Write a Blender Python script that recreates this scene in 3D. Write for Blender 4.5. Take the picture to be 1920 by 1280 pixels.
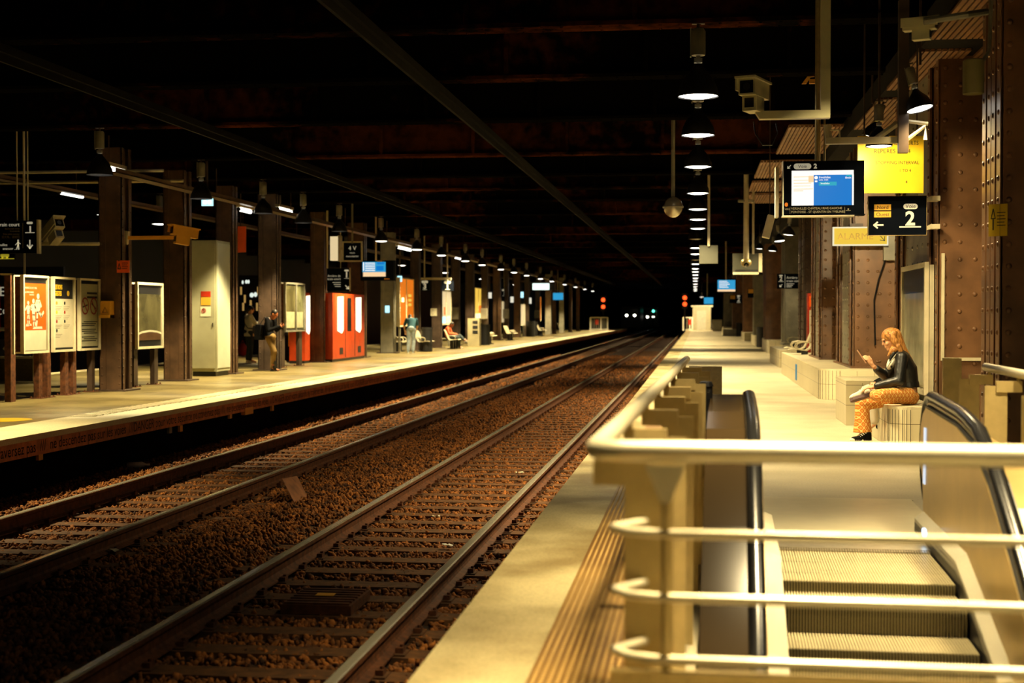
import bpy, math, random
import numpy as np
from mathutils import Vector, Matrix, Euler
random.seed(7); rng = np.random.default_rng(7)
for o in list(bpy.data.objects): bpy.data.objects.remove(o)
SC = bpy.context.scene; COL = SC.collection
# ---------------------------------------------------------------- camera
FPX, YAW, PIT, CZ = 2700.0, math.atan(348/2700), math.atan(-48/2700), 1.47
cd = bpy.data.cameras.new('camera'); cam = bpy.data.objects.new('camera', cd); COL.objects.link(cam)
cd.sensor_width = 36; cd.lens = FPX/1920*36; cd.clip_end = 500; cd.clip_start = .05
cam.location = (0, 0, CZ); cam.rotation_euler = (math.pi/2+PIT, 0, YAW)
cd.dof.use_dof = True; cd.dof.focus_distance = 16.9; cd.dof.aperture_fstop = 2.0
SC.camera = cam
# ---------------------------------------------------------------- world, view
W = bpy.data.worlds.new('world'); SC.world = W; W.use_nodes = True
W.node_tree.nodes['Background'].inputs[0].default_value = (.9, .75, .5, 1)
W.node_tree.nodes['Background'].inputs[1].default_value = .0015
vs = SC.view_settings; SC.display_settings.display_device = 'sRGB'
vs.view_transform = 'Standard'; vs.look = 'None'; vs.exposure = 0.0; vs.gamma = 1.0; vs.use_curve_mapping = False
SC.cycles.use_denoising = True
SC.cycles.max_bounces = 6; SC.cycles.diffuse_bounces = 3; SC.cycles.glossy_bounces = 3
SC.cycles.sample_clamp_indirect = 4.0; SC.cycles.caustics_reflective = False; SC.cycles.caustics_refractive = False
WARM = (1.0, .78, .40); WARM_L = (1.0, .80, .42)
PW_ROW, PW_LEFT, PW_ESC = 2500, 2300, 2400
# ---------------------------------------------------------------- pixel -> place on a known plane
def _ray(px, py):
    x = (px-960)/FPX; y = -(py-640)/FPX
    fz = math.sin(PIT)+y*math.cos(PIT); ff = math.cos(PIT)-y*math.sin(PIT)
    return Vector((x*math.cos(YAW)-ff*math.sin(YAW), x*math.sin(YAW)+ff*math.cos(YAW), fz))
def G(px, py, z=0.0):
    r = _ray(px, py); t = (z-CZ)/r.z; return Vector((r.x*t, r.y*t, z))
def AX(px, py, x):
    r = _ray(px, py); t = x/r.x; return Vector((x, r.y*t, CZ+r.z*t))
def AY(px, py, y):
    r = _ray(px, py); t = y/r.y; return Vector((r.x*t, y, CZ+r.z*t))
# ---------------------------------------------------------------- materials
MATS = {}
def mat(name, c, rough=.6, metal=0.0, var=.25, scale=6.0, bump=0.0, emit=None, spec=.4, c2=None, coat=0.0, detail=5):
    if name in MATS: return MATS[name]
    m = bpy.data.materials.new(name); m.use_nodes = True; nt = m.node_tree; b = nt.nodes['Principled BSDF']
    b.inputs['Roughness'].default_value = rough; b.inputs['Metallic'].default_value = metal
    b.inputs['Specular IOR Level'].default_value = spec
    if coat: b.inputs['Coat Weight'].default_value = coat; b.inputs['Coat Roughness'].default_value = .12
    b.inputs['Base Color'].default_value = (*c, 1)
    if emit:
        b.inputs['Emission Color'].default_value = (*c, 1); b.inputs['Emission Strength'].default_value = emit
        b.inputs['Base Color'].default_value = (*[v*(1 if emit < .5 else .05) for v in c], 1); b.inputs['Specular IOR Level'].default_value = .15
        if emit < .5: b.inputs['Specular IOR Level'].default_value = .3
        if var == .25: var = 0
    if var or bump:
        tc = nt.nodes.new('ShaderNodeTexCoord'); nz = nt.nodes.new('ShaderNodeTexNoise')
        nz.inputs['Scale'].default_value = scale; nz.inputs['Detail'].default_value = detail
        nt.links.new(tc.outputs['Object'], nz.inputs['Vector'])
        if var:
            r = nt.nodes.new('ShaderNodeValToRGB'); nt.links.new(nz.outputs['Fac'], r.inputs['Fac'])
            lo = c2 or tuple(v*(1-var) for v in c); hi = tuple(min(1, v*(1+var*.5)) for v in c)
            r.color_ramp.elements[0].position = .35; r.color_ramp.elements[0].color = (*lo, 1)
            r.color_ramp.elements[1].position = .65; r.color_ramp.elements[1].color = (*hi, 1)
            nt.links.new(r.outputs['Color'], b.inputs['Base Color'])
        if bump:
            bp = nt.nodes.new('ShaderNodeBump'); bp.inputs['Strength'].default_value = bump; bp.inputs['Distance'].default_value = .02
            nt.links.new(nz.outputs['Fac'], bp.inputs['Height']); nt.links.new(bp.outputs['Normal'], b.inputs['Normal'])
    MATS[name] = m; return m
def nodes(m): return m.node_tree, m.node_tree.nodes['Principled BSDF']
def math_node(nt, op, a, b=None):
    n = nt.nodes.new('ShaderNodeMath'); n.operation = op
    for i, v in enumerate((a, b)):
        if v is None: continue
        if isinstance(v, (int, float)): n.inputs[i].default_value = v
        else: nt.links.new(v, n.inputs[i])
    return n.outputs[0]
def mix_col(nt, fac, a, b):
    n = nt.nodes.new('ShaderNodeMix'); n.data_type = 'RGBA'
    for k, v in ((0, fac), (6, a), (7, b)):
        if hasattr(v, 'links') or hasattr(v, 'is_linked'): nt.links.new(v, n.inputs[k])
        elif k == 0: n.inputs[0].default_value = v
        else: n.inputs[k].default_value = (*v, 1)
    return n.outputs[2]
M = dict(
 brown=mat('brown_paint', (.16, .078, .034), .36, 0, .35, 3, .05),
 grey=mat('grey_paint', (.22, .205, .155), .42, 0, .25, 3, .05),
 darkcol=mat('dark_brown_paint', (.055, .034, .022), .5, 0, .4, 3, .05),
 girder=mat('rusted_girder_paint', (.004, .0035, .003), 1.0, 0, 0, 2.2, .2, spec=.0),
 soot_shade=mat('soot_and_groove_shade', (.005, .0045, .004), 1.0, 0, .6, 1.5, .2, spec=.02),
 soffit=mat('timber_soffit', (.20, .095, .035), .6, 0, .3, 3),
 black=mat('black_paint', (.012, .012, .013), .4),
 rubber=mat('black_rubber', (.008, .008, .009), .22, 0, 0, spec=.6),
 navy=mat('navy_enamel', (.0025, .004, .008), .8, spec=.04),
 steel=mat('brushed_steel', (.62, .56, .42), .30, .9, .12, 30),
 steelp=mat('steel_plate', (.58, .45, .20), .42, .7, .12, 12),
 pol=mat('polished_rail_steel', (.85, .78, .58), .26, .7, .05, 20),
 hand=mat('satin_handrail_steel', (.80, .73, .52), .36, .55, .04, 20),
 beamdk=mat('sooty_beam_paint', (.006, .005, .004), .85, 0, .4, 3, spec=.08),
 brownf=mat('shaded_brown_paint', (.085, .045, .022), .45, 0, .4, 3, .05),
 dullgrey=mat('dull_grey_paint', (.055, .056, .040), .5, 0, .15, 3),
 dullcream=mat('dull_cream_paint', (.30, .26, .15), .5, 0, .15, 3),
 duct=mat('lit_cream_paint', (.80, .74, .42), .45, 0, .06),  # cream paint made lighter, light from below put into the colour
 stud=mat('worn_stud_tops', (.50, .32, .10), .45, 0, .2, 3),
 bronze=mat('dark_bronze_metal', (.10, .07, .035), .26, .85, .1, 8),
 gold=mat('satin_golden_steel', (.68, .49, .20), .30, .9, .12, 2.5),
 rust=mat('rust', (.11, .036, .010), .75, .1, .5, 14, .2),
 sleeper=mat('weathered_wood', (.115, .048, .013), .85, 0, .5, 9, .3),
 ballast=mat('ballast_stone', (.27, .092, .014), .9, 0, .7, 9, .2, c2=(.04, .014, .004)),
 bed=mat('ballast_bed', (.035, .014, .005), .95, 0, .6, 14, .6),
 white=mat('white_paint', (.70, .66, .52), .5, 0, .1),
 cream=mat('cream_paint', (.62, .55, .36), .45, 0, .12),
 seat=mat('cream_seat_metal', (.56, .50, .33), .4, 0, .1),
 yellow=mat('yellow_enamel', (.80, .52, .02), .35, 0, .05),
 orange=mat('orange_print', (.85, .115, .005), .45, 0, .04),
 ocher=mat('ocher_print', (.72, .36, .03), .5, 0, .04),
 paper=mat('cream_print', (.72, .66, .46), .5, 0, .06),
 ink=mat('black_ink', (.012, .010, .008), .6, 0, 0),
 inkred=mat('dark_red_ink', (.30, .02, .015), .6, 0, 0),
 inkgrey=mat('grey_ink', (.25, .23, .16), .6, 0, 0),
 lettering=mat('cream_lettering', (.78, .72, .52), .5, 0, 0, emit=.35),
 red=mat('red_enamel', (.42, .030, .010), .35, 0, .2, 4),
 redlit=mat('orange_red_enamel', (.48, .05, .008), .35, 0, .2, 4),
 lens=mat('lamp_lens', (1.0, .93, .80), .5, 0, 0, emit=9),
 lensoff=mat('unlit_lens', (.45, .40, .25), .3, 0, 0),
 tubeon=mat('fluorescent_tube', (1.0, .97, .86), .5, 0, 0, emit=7),
 cyan=mat('cool_lit_panel', (.45, .85, .95), .5, 0, 0, emit=1.5),
 warmlit=mat('warm_lit_panel', (1.0, .74, .35), .5, 0, 0, emit=1.5),
 alarmye=mat('backlit_yellow_sign', (1.0, .66, .05), .5, 0, 0, emit=.75),
 alarmwh=mat('backlit_white_border', (1.0, .92, .62), .5, 0, 0, emit=.8),
 posterlit=mat('backlit_cream_poster', (1.0, .78, .42), .5, 0, 0, emit=.75),
 posteror=mat('backlit_orange_poster', (.95, .22, .01), .5, 0, 0, emit=.8),
 posterye=mat('backlit_yellow_poster', (1.0, .62, .08), .5, 0, 0, emit=.9),
 sigred=mat('signal_red', (1.0, .075, .012), .5, 0, 0, emit=3.2),
 headl=mat('headlight', (1.0, .93, .78), .5, 0, 0, emit=14),
 scrblue=mat('screen_blue', (.004, .19, .62), .3, 0, 0, emit=.95),
 scrcyan=mat('screen_cyan', (.03, .33, .62), .3, 0, 0, emit=1.0),
 scrwhite=mat('screen_white', (1.0, .95, .88), .3, 0, 0, emit=1.1),
 scrpeach=mat('screen_peach', (1.0, .66, .36), .3, 0, 0, emit=1.0),
 skin=mat('skin', (.55, .29, .15), .5, 0, .06, spec=.3),
 skind=mat('dark_skin', (.28, .095, .04), .5, 0, .06),
 hair=mat('red_blond_hair', (.46, .20, .045), .45, 0, 0),
 hairdark=mat('dark_hair', (.012, .009, .007), .5, 0, .3, 30),
 leather=mat('black_leather', (.007, .007, .0065), .40, 0, 0, 14, .45, spec=.45),
 cloth_black=mat('black_cloth', (.004, .004, .0045), .85, 0, 0, spec=.08),
 cloth_white=mat('white_cloth', (.68, .63, .50), .8, 0, .08, spec=.08),
 khaki=mat('khaki_cloth', (.20, .125, .045), .85, 0, .15, spec=.08),
 denim=mat('pale_denim', (.34, .40, .42), .85, 0, .2, 12, spec=.08),
 denimdk=mat('dark_denim', (.035, .045, .05), .85, 0, .3, 12, spec=.08),
 teal=mat('blue_cloth', (.030, .085, .11), .85, 0, .1, spec=.08),
 redcloth=mat('red_cloth', (.50, .10, .04), .85, 0, .1, spec=.08),
 glass=mat('dark_glass', (.01, .012, .012), .08, 0, 0, spec=.6),
 litter=mat('litter_paper', (.72, .70, .60), .7, 0, .1),
)
def glazing():
    m = bpy.data.materials.new('case_glass'); m.use_nodes = True; nt, b = nodes(m)
    b.inputs['Base Color'].default_value = (.02, .02, .02, 1); b.inputs['Roughness'].default_value = .05
    b.inputs['Alpha'].default_value = .10; b.inputs['Specular IOR Level'].default_value = .6
    return m
M['glazing'] = glazing()
def floor_mat(name, c, dirt, rough):
    m = mat(name, c, rough, 0, .0); nt, b = nodes(m)
    tc = nt.nodes.new('ShaderNodeTexCoord')
    def noise(s, d=6):
        n = nt.nodes.new('ShaderNodeTexNoise'); n.inputs['Scale'].default_value = s; n.inputs['Detail'].default_value = d
        nt.links.new(tc.outputs['Object'], n.inputs['Vector']); return n.outputs['Fac']
    a = nt.nodes.new('ShaderNodeValToRGB'); nt.links.new(noise(.9), a.inputs['Fac'])
    a.color_ramp.elements[0].position = .38; a.color_ramp.elements[0].color = (*dirt, 1)
    a.color_ramp.elements[1].position = .58; a.color_ramp.elements[1].color = (*c, 1)
    sp = nt.nodes.new('ShaderNodeValToRGB'); nt.links.new(noise(60, 2), sp.inputs['Fac'])
    sp.color_ramp.elements[0].position = .3; sp.color_ramp.elements[0].color = (.75, .75, .75, 1)
    sp.color_ramp.elements[1].position = .6; sp.color_ramp.elements[1].color = (1, 1, 1, 1)
    mx = nt.nodes.new('ShaderNodeMix'); mx.data_type = 'RGBA'; mx.blend_type = 'MULTIPLY'; mx.inputs[0].default_value = 1
    nt.links.new(a.outputs['Color'], mx.inputs[6]); nt.links.new(sp.outputs['Color'], mx.inputs[7])
    nt.links.new(mx.outputs[2], b.inputs['Base Color'])
    rr = math_node(nt, 'MULTIPLY_ADD', noise(2.5), .3); nt.nodes[-1].inputs[2].default_value = rough-.15
    nt.links.new(rr, b.inputs['Roughness'])
    return m
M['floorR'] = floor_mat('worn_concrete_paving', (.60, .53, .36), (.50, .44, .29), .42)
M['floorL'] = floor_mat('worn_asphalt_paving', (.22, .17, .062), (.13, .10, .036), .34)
M['edge'] = floor_mat('stained_edge_concrete', (.60, .51, .27), (.27, .20, .08), .6)
M['edgeL'] = floor_mat('pale_edge_concrete', (.74, .65, .40), (.62, .54, .32), .55)
M['tactile'] = floor_mat('worn_tactile_paving', (.30, .17, .045), (.17, .085, .02), .5)
def tile_mat():
    m = mat('cream_wall_tiles', (.62, .55, .36), .3, 0, .0); nt, b = nodes(m)
    tc = nt.nodes.new('ShaderNodeTexCoord'); ge = nt.nodes.new('ShaderNodeNewGeometry')
    s = nt.nodes.new('ShaderNodeSeparateXYZ'); nt.links.new(tc.outputs['Object'], s.inputs[0])
    sn = nt.nodes.new('ShaderNodeSeparateXYZ'); nt.links.new(ge.outputs['Normal'], sn.inputs[0])
    u = math_node(nt, 'SUBTRACT', s.outputs[1], s.outputs[0])
    cb = nt.nodes.new('ShaderNodeCombineXYZ'); nt.links.new(u, cb.inputs[0]); nt.links.new(s.outputs[2], cb.inputs[1])
    br = nt.nodes.new('ShaderNodeTexBrick'); br.offset = 0; br.inputs['Scale'].default_value = 1
    br.inputs['Brick Width'].default_value = .30; br.inputs['Row Height'].default_value = .27; br.inputs['Mortar Size'].default_value = .004
    br.inputs['Color1'].default_value = (.64, .57, .37, 1); br.inputs['Color2'].default_value = (.60, .53, .34, 1); br.inputs['Mortar'].default_value = (.20, .16, .085, 1)
    nt.links.new(cb.outputs[0], br.inputs['Vector'])
    top = math_node(nt, 'GREATER_THAN', sn.outputs[2], .5)
    nt.links.new(mix_col(nt, top, br.outputs['Color'], (.62, .55, .37)), b.inputs['Base Color'])
    return m
M['tile'] = tile_mat()
def rusty(m):
    nt, b = nodes(m); tc = nt.nodes.new('ShaderNodeTexCoord')
    def nz(s, d):
        n = nt.nodes.new('ShaderNodeTexNoise'); n.inputs['Scale'].default_value = s; n.inputs['Detail'].default_value = d; nt.links.new(tc.outputs['Object'], n.inputs['Vector']); return n.outputs['Fac']
    r = nt.nodes.new('ShaderNodeValToRGB'); nt.links.new(math_node(nt, 'ADD', math_node(nt, 'MULTIPLY', nz(.22, 3), .75), math_node(nt, 'MULTIPLY', nz(5, 8), .3)), r.inputs['Fac'])
    r.color_ramp.elements[0].position = .55; r.color_ramp.elements[0].color = (.0035, .003, .0025, 1); r.color_ramp.elements[1].position = .68; r.color_ramp.elements[1].color = (.075, .020, .005, 1)
    nt.links.new(r.outputs['Color'], b.inputs['Base Color'])
rusty(M['girder'])
def lattice_mat():
    m = mat('orange_lattice_cloth', (.6, .2, .02), .8, 0, .0); nt, b = nodes(m)
    tc = nt.nodes.new('ShaderNodeTexCoord'); s = nt.nodes.new('ShaderNodeSeparateXYZ'); nt.links.new(tc.outputs['Object'], s.inputs[0])
    u = math_node(nt, 'MULTIPLY', math_node(nt, 'ADD', s.outputs[0], math_node(nt, 'MULTIPLY', s.outputs[1], .6)), 2*math.pi/.066)
    v = math_node(nt, 'MULTIPLY', s.outputs[2], 2*math.pi/.078)
    f = math_node(nt, 'ABSOLUTE', math_node(nt, 'ADD', math_node(nt, 'COSINE', u), math_node(nt, 'COSINE', v)))
    line = math_node(nt, 'LESS_THAN', f, .38)
    dot = math_node(nt, 'GREATER_THAN', f, 1.5)
    c1 = mix_col(nt, dot, (.50, .14, .012), (.58, .27, .05))
    nt.links.new(mix_col(nt, line, c1, (.72, .50, .17)), b.inputs['Base Color'])
    return m
M['lattice'] = lattice_mat()
def strands(m, lo, hi):
    nt, b = nodes(m); tc = nt.nodes.new('ShaderNodeTexCoord'); mp = nt.nodes.new('ShaderNodeMapping'); mp.inputs['Scale'].default_value = (90, 90, 7)
    n = nt.nodes.new('ShaderNodeTexNoise'); n.inputs['Scale'].default_value = 1; n.inputs['Detail'].default_value = 3
    nt.links.new(tc.outputs['Object'], mp.inputs[0]); nt.links.new(mp.outputs[0], n.inputs['Vector'])
    r = nt.nodes.new('ShaderNodeValToRGB'); nt.links.new(n.outputs['Fac'], r.inputs['Fac'])
    r.color_ramp.elements[0].position = .38; r.color_ramp.elements[0].color = (*lo, 1); r.color_ramp.elements[1].position = .62; r.color_ramp.elements[1].color = (*hi, 1)
    nt.links.new(r.outputs['Color'], b.inputs['Base Color'])
    bp = nt.nodes.new('ShaderNodeBump'); bp.inputs['Strength'].default_value = .5; bp.inputs['Distance'].default_value = .01
    nt.links.new(n.outputs['Fac'], bp.inputs['Height']); nt.links.new(bp.outputs['Normal'], b.inputs['Normal'])
strands(M['hair'], (.20, .065, .012), (.56, .27, .07))
# ---------------------------------------------------------------- mesh builder
ORG = {}
def basis(n):
    n = Vector(n).normalized(); a = Vector((0, 0, 1)) if abs(n.z) < .9 else Vector((1, 0, 0))
    u = a.cross(n).normalized(); return u, n.cross(u), n
class B:
    def __init__(s): s.v = []; s.f = []
    def add(s, vs, fs):
        k = len(s.v); s.v += [tuple(p) for p in vs]; s.f += [tuple(i+k for i in f) for f in fs]; return s
    def box(s, x0, x1, y0, y1, z0, z1):
        return s.add([(x0,y0,z0),(x1,y0,z0),(x1,y1,z0),(x0,y1,z0),(x0,y0,z1),(x1,y0,z1),(x1,y1,z1),(x0,y1,z1)],
                     [(3,2,1,0),(4,5,6,7),(0,1,5,4),(1,2,6,5),(2,3,7,6),(3,0,4,7)])
    def obox(s, c, sz, rot=(0,0,0)):
        R = Euler(rot).to_matrix(); c = Vector(c); x, y, z = (d/2 for d in sz)
        p = [(-x,-y,-z),(x,-y,-z),(x,y,-z),(-x,y,-z),(-x,-y,z),(x,-y,z),(x,y,z),(-x,y,z)]
        return s.add([c+R@Vector(q) for q in p], [(3,2,1,0),(4,5,6,7),(0,1,5,4),(1,2,6,5),(2,3,7,6),(3,0,4,7)])
    def hexa(s, p8): return s.add(p8, [(3,2,1,0),(4,5,6,7),(0,1,5,4),(1,2,6,5),(2,3,7,6),(3,0,4,7)])
    def prism(s, poly, fn, a, b):            # fn(u, v, t) -> point
        n = len(poly); va = [fn(u, v, a) for u, v in poly]; vb = [fn(u, v, b) for u, v in poly]
        return s.add(va+vb, [tuple(range(n-1, -1, -1)), tuple(range(n, 2*n))]+[(i, (i+1) % n, n+(i+1) % n, n+i) for i in range(n)])
    def cyl(s, p0, p1, r0, r1=None, n=12, caps=True):
        r1 = r0 if r1 is None else r1; p0 = Vector(p0); p1 = Vector(p1); u, w, d = basis(p1-p0)
        A = [(math.cos(2*math.pi*i/n), math.sin(2*math.pi*i/n)) for i in range(n)]
        fs = [(i, (i+1) % n, n+(i+1) % n, n+i) for i in range(n)]
        if caps: fs += [tuple(range(n-1, -1, -1)), tuple(range(n, 2*n))]
        return s.add([p0+u*(r0*a)+w*(r0*b) for a, b in A]+[p1+u*(r1*a)+w*(r1*b) for a, b in A], fs)
    def tube(s, pts, r, n=10, caps=True, flat=1.0):
        pts = [Vector(p) for p in pts]; m = len(pts); rs = r if isinstance(r, (list, tuple)) else [r]*m; vs = []
        ref = None
        for i, p in enumerate(pts):
            d = (pts[min(i+1, m-1)]-pts[max(i-1, 0)]).normalized()
            if ref is None: u, w, _ = basis(d)
            else:
                u = (ref-d*ref.dot(d)).normalized(); w = d.cross(u)
            ref = u
            vs += [p+u*(rs[i]*math.cos(2*math.pi*k/n))+w*(rs[i]*flat*math.sin(2*math.pi*k/n)) for k in range(n)]
        fs = [(i*n+k, i*n+(k+1) % n, (i+1)*n+(k+1) % n, (i+1)*n+k) for i in range(m-1) for k in range(n)]
        if caps: fs += [tuple(range(n-1, -1, -1)), tuple(range((m-1)*n, m*n))]
        return s.add(vs, fs)
    def lathe(s, prof, c, n=20, axis=(0,0,1), caps=False):
        u, w, d = basis(axis); c = Vector(c); m = len(prof)
        vs = [c+d*z+u*(r*math.cos(2*math.pi*k/n))+w*(r*math.sin(2*math.pi*k/n)) for r, z in prof for k in range(n)]
        fs = [(i*n+k, i*n+(k+1) % n, (i+1)*n+(k+1) % n, (i+1)*n+k) for i in range(m-1) for k in range(n)]
        if caps: fs += [tuple(range(n-1, -1, -1)), tuple(range((m-1)*n, m*n))]
        return s.add(vs, fs)
    def ell(s, c, r, rot=(0,0,0), nu=14, nv=9):
        R = Euler(rot).to_matrix(); c = Vector(c); r = (r,)*3 if isinstance(r, (int, float)) else r
        vs = [c+R@Vector((0,0,-r[2]))]
        for j in range(1, nv):
            t = math.pi*j/nv-math.pi/2
            vs += [c+R@Vector((r[0]*math.cos(t)*math.cos(2*math.pi*i/nu), r[1]*math.cos(t)*math.sin(2*math.pi*i/nu), r[2]*math.sin(t))) for i in range(nu)]
        vs.append(c+R@Vector((0,0,r[2]))); L = len(vs)-1
        fs = [(0, 1+(i+1) % nu, 1+i) for i in range(nu)]
        fs += [(1+j*nu+i, 1+j*nu+(i+1) % nu, 1+(j+1)*nu+(i+1) % nu, 1+(j+1)*nu+i) for j in range(nv-2) for i in range(nu)]
        fs += [(L, 1+(nv-2)*nu+i, 1+(nv-2)*nu+(i+1) % nu) for i in range(nu)]
        return s.add(vs, fs)
    def limb(s, chain, n=14):                # rounded cone chain: [(point, radius), ...]
        for p, r in chain: s.ell(p, r, nu=n, nv=8)
        for (p, r), (q, t) in zip(chain, chain[1:]): s.cyl(p, q, r, t, n)
        return s
    def rivets(s, pts, nrm, r=.02, h=.6, n=7):
        u, w, d = basis(nrm)
        for p in pts:
            p = Vector(p)
            ring = lambda R, H: [p+u*(R*math.cos(2*math.pi*k/n))+w*(R*math.sin(2*math.pi*k/n))+d*H for k in range(n)]
            q = [(1, 0), (.86, .5), (.5, .88)] if n > 6 else [(1, 0), (.75, .7)]; m = len(q); vs = []
            for a, c in q: vs += ring(r*a, r*h*c)
            vs.append(p+d*r*h)
            s.add(vs, [(j*n+k, j*n+(k+1) % n, (j+1)*n+(k+1) % n, (j+1)*n+k) for j in range(m-1) for k in range(n)]+[((m-1)*n+k, (m-1)*n+(k+1) % n, m*n) for k in range(n)])
        return s
    def text(s, txt, size, o, ux, uz, align='LEFT', depth=.002, sx=1.0, bold=0):
        cu = bpy.data.curves.new('t', 'FONT'); cu.body = txt; cu.size = size; cu.align_x = align; cu.extrude = depth; cu.resolution_u = 3
        cu.offset = bold
        ob = bpy.data.objects.new('t', cu); COL.objects.link(ob)
        bpy.context.view_layer.update()
        me = bpy.data.meshes.new_from_object(ob.evaluated_get(bpy.context.evaluated_depsgraph_get()))
        o = Vector(o); ux = Vector(ux); uz = Vector(uz); n = ux.cross(uz)
        s.add([o+ux*(v.co.x*sx)+uz*v.co.y+n*(v.co.z+depth) for v in me.vertices], [tuple(p.vertices) for p in me.polygons])
        bpy.data.objects.remove(ob); bpy.data.curves.remove(cu); bpy.data.meshes.remove(me); return s
    def mesh(s, name, m, org=(0,0,0), smooth=False):
        me = bpy.data.meshes.new(name); o = Vector(org)
        me.from_pydata([(x-o.x, y-o.y, z-o.z) for x, y, z in s.v], [], s.f); me.update()
        if m: me.materials.append(m)
        if smooth:
            me.shade_smooth() if smooth is True else None
            if smooth == 'auto':
                me.shade_smooth()
                try: me.set_sharp_from_angle(angle=math.radians(48))
                except Exception: pass
        return me
    def build(s, name, m, parent=None, loc=None, smooth=False):
        if parent is not None: o = ORG[parent.name]
        else:
            if loc is None:
                a = np.array(s.v); loc = ((a[:,0].min()+a[:,0].max())/2, (a[:,1].min()+a[:,1].max())/2, a[:,2].min())
            o = Vector(loc)
        ob = bpy.data.objects.new(name, s.mesh(name, m, o, smooth)); COL.objects.link(ob)
        ORG[ob.name] = Vector(o)
        if parent is not None: ob.parent = parent
        else: ob.location = o
        return ob
def tag(o, label=None, cat=None, group=None, kind=None):
    if label: o['label'] = label
    if cat: o['category'] = cat
    if group: o['group'] = group
    if kind: o['kind'] = kind
    return o
def thing(name, label, cat, loc=(0,0,0), group=None):
    o = bpy.data.objects.new(name, None); COL.objects.link(o); o.location = loc; o.empty_display_size = .1
    ORG[o.name] = Vector(loc); return tag(o, label, cat, group)
def struct(name, b, m, label=None, smooth=False):
    return tag(b.build(name, m, None, (0,0,0), smooth), label, None, None, 'structure')
def dup(root, loc, rotz=None, label=None):
    r = root.copy(); COL.objects.link(r); r.location = loc
    if rotz is not None: r.rotation_euler = (0, 0, rotz)
    if label: r['label'] = label
    for ch in list(root.children):
        c = ch.copy(); COL.objects.link(c); c.parent = r
        for g in list(ch.children):
            d = g.copy(); COL.objects.link(d); d.parent = c
    ORG[r.name] = Vector(loc)
    return r
class Panel:                                  # a flat board: origin at lower left, u to its right, v up, n to the viewer
    def __init__(s, o, ux, w, h, uz=(0,0,1)):
        s.o = Vector(o); s.u = Vector(ux).normalized(); s.z = Vector(uz).normalized(); s.n = s.u.cross(s.z); s.w = w; s.h = h
    def p(s, u, v, t=0): return s.o+s.u*(u*s.w)+s.z*(v*s.h)+s.n*t
    def rect(s, b, u0, u1, v0, v1, t0, t1):
        return b.hexa([s.p(u0,v0,t1), s.p(u1,v0,t1), s.p(u1,v0,t0), s.p(u0,v0,t0), s.p(u0,v1,t1), s.p(u1,v1,t1), s.p(u1,v1,t0), s.p(u0,v1,t0)])
    def text(s, b, txt, hh, u, v, t, align='LEFT', sx=1.0, bold=0): return b.text(txt, hh*s.h/.72, s.p(u,v,t), s.u, s.z, align, .0015, sx, bold)
    def disc(s, b, u, v, r, t0, t1, n=20, rx=1.0):
        return b.prism([(r*rx*math.cos(2*math.pi*i/n), r*math.sin(2*math.pi*i/n)) for i in range(n)], lambda a, c, t: s.p(u,v)+s.u*a+s.z*c+s.n*t, t0, t1)
    def poly(s, b, pts, t0, t1): return b.prism(pts, lambda a, c, t: s.p(a, c, t), t0, t1)
    def frame(s, b, e, t0, t1, ev=None):
        eu = e/s.w; ev = (ev or e)/s.h
        s.rect(b, -eu, 0, -ev, 1+ev, t0, t1); s.rect(b, 1, 1+eu, -ev, 1+ev, t0, t1)
        s.rect(b, 0, 1, -ev, 0, t0, t1); s.rect(b, 0, 1, 1, 1+ev, t0, t1); return b
    def pill(s, b, u, v, w, h, t0, t1):
        r = h/2; pts = []
        for i in range(9): a = -math.pi/2+math.pi*i/8; pts.append((w/2-r+r*math.cos(a), r*math.sin(a)))
        for i in range(9): a = math.pi/2+math.pi*i/8; pts.append((-w/2+r+r*math.cos(a), r*math.sin(a)))
        return b.prism(pts, lambda a, c, t: s.p(u,v)+s.u*a+s.z*c+s.n*t, t0, t1)
    def stroke(s, b, pts, wd, t0, t1):         # thick polyline in board coordinates (metres along u, v from origin fractions)
        for (a, c), (d, e) in zip(pts, pts[1:]):
            p = Vector((a*s.w, c*s.h)); q = Vector((d*s.w, e*s.h)); k = (q-p).normalized(); nn = Vector((-k.y, k.x))*wd/2
            p = p-k*wd*.3; q = q+k*wd*.3
            b.prism([tuple(p-nn), tuple(q-nn), tuple(q+nn), tuple(p+nn)], lambda x, y, t: s.o+s.u*x+s.z*y+s.n*t, t0, t1)
        return b
def remeshed(b, name, m, voxel=.008, smooth=3, parent=None, loc=None, fac=.6):
    ob = b.build(name, m, parent, loc)
    r = ob.modifiers.new('r', 'REMESH'); r.mode = 'VOXEL'; r.voxel_size = voxel; r.use_smooth_shade = True
    sm = ob.modifiers.new('s', 'SMOOTH'); sm.factor = fac; sm.iterations = smooth
    bpy.context.view_layer.update()
    me = bpy.data.meshes.new_from_object(ob.evaluated_get(bpy.context.evaluated_depsgraph_get()))
    ob.modifiers.clear(); old = ob.data; ob.data = me; me.name = name; bpy.data.meshes.remove(old)
    if m and not me.materials: me.materials.append(m)
    me.shade_smooth(); return ob
def spot(name, parent, loc, power, half, blend, color, size=.16, aim=(0,0,-1)):
    l = bpy.data.lights.new(name, 'SPOT'); l.energy = power; l.spot_size = 2*math.radians(half); l.spot_blend = blend
    l.color = color; l.shadow_soft_size = size
    o = bpy.data.objects.new(name, l); COL.objects.link(o); o.parent = parent; o.location = loc
    o.rotation_euler = Vector(aim).to_track_quat('-Z', 'Y').to_euler(); return o
# ================================================================ SETTING
Y0, Y1 = -3.0, 168.0
XE_R, XE_L = -1.15, -8.15                     # platform edges
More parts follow.
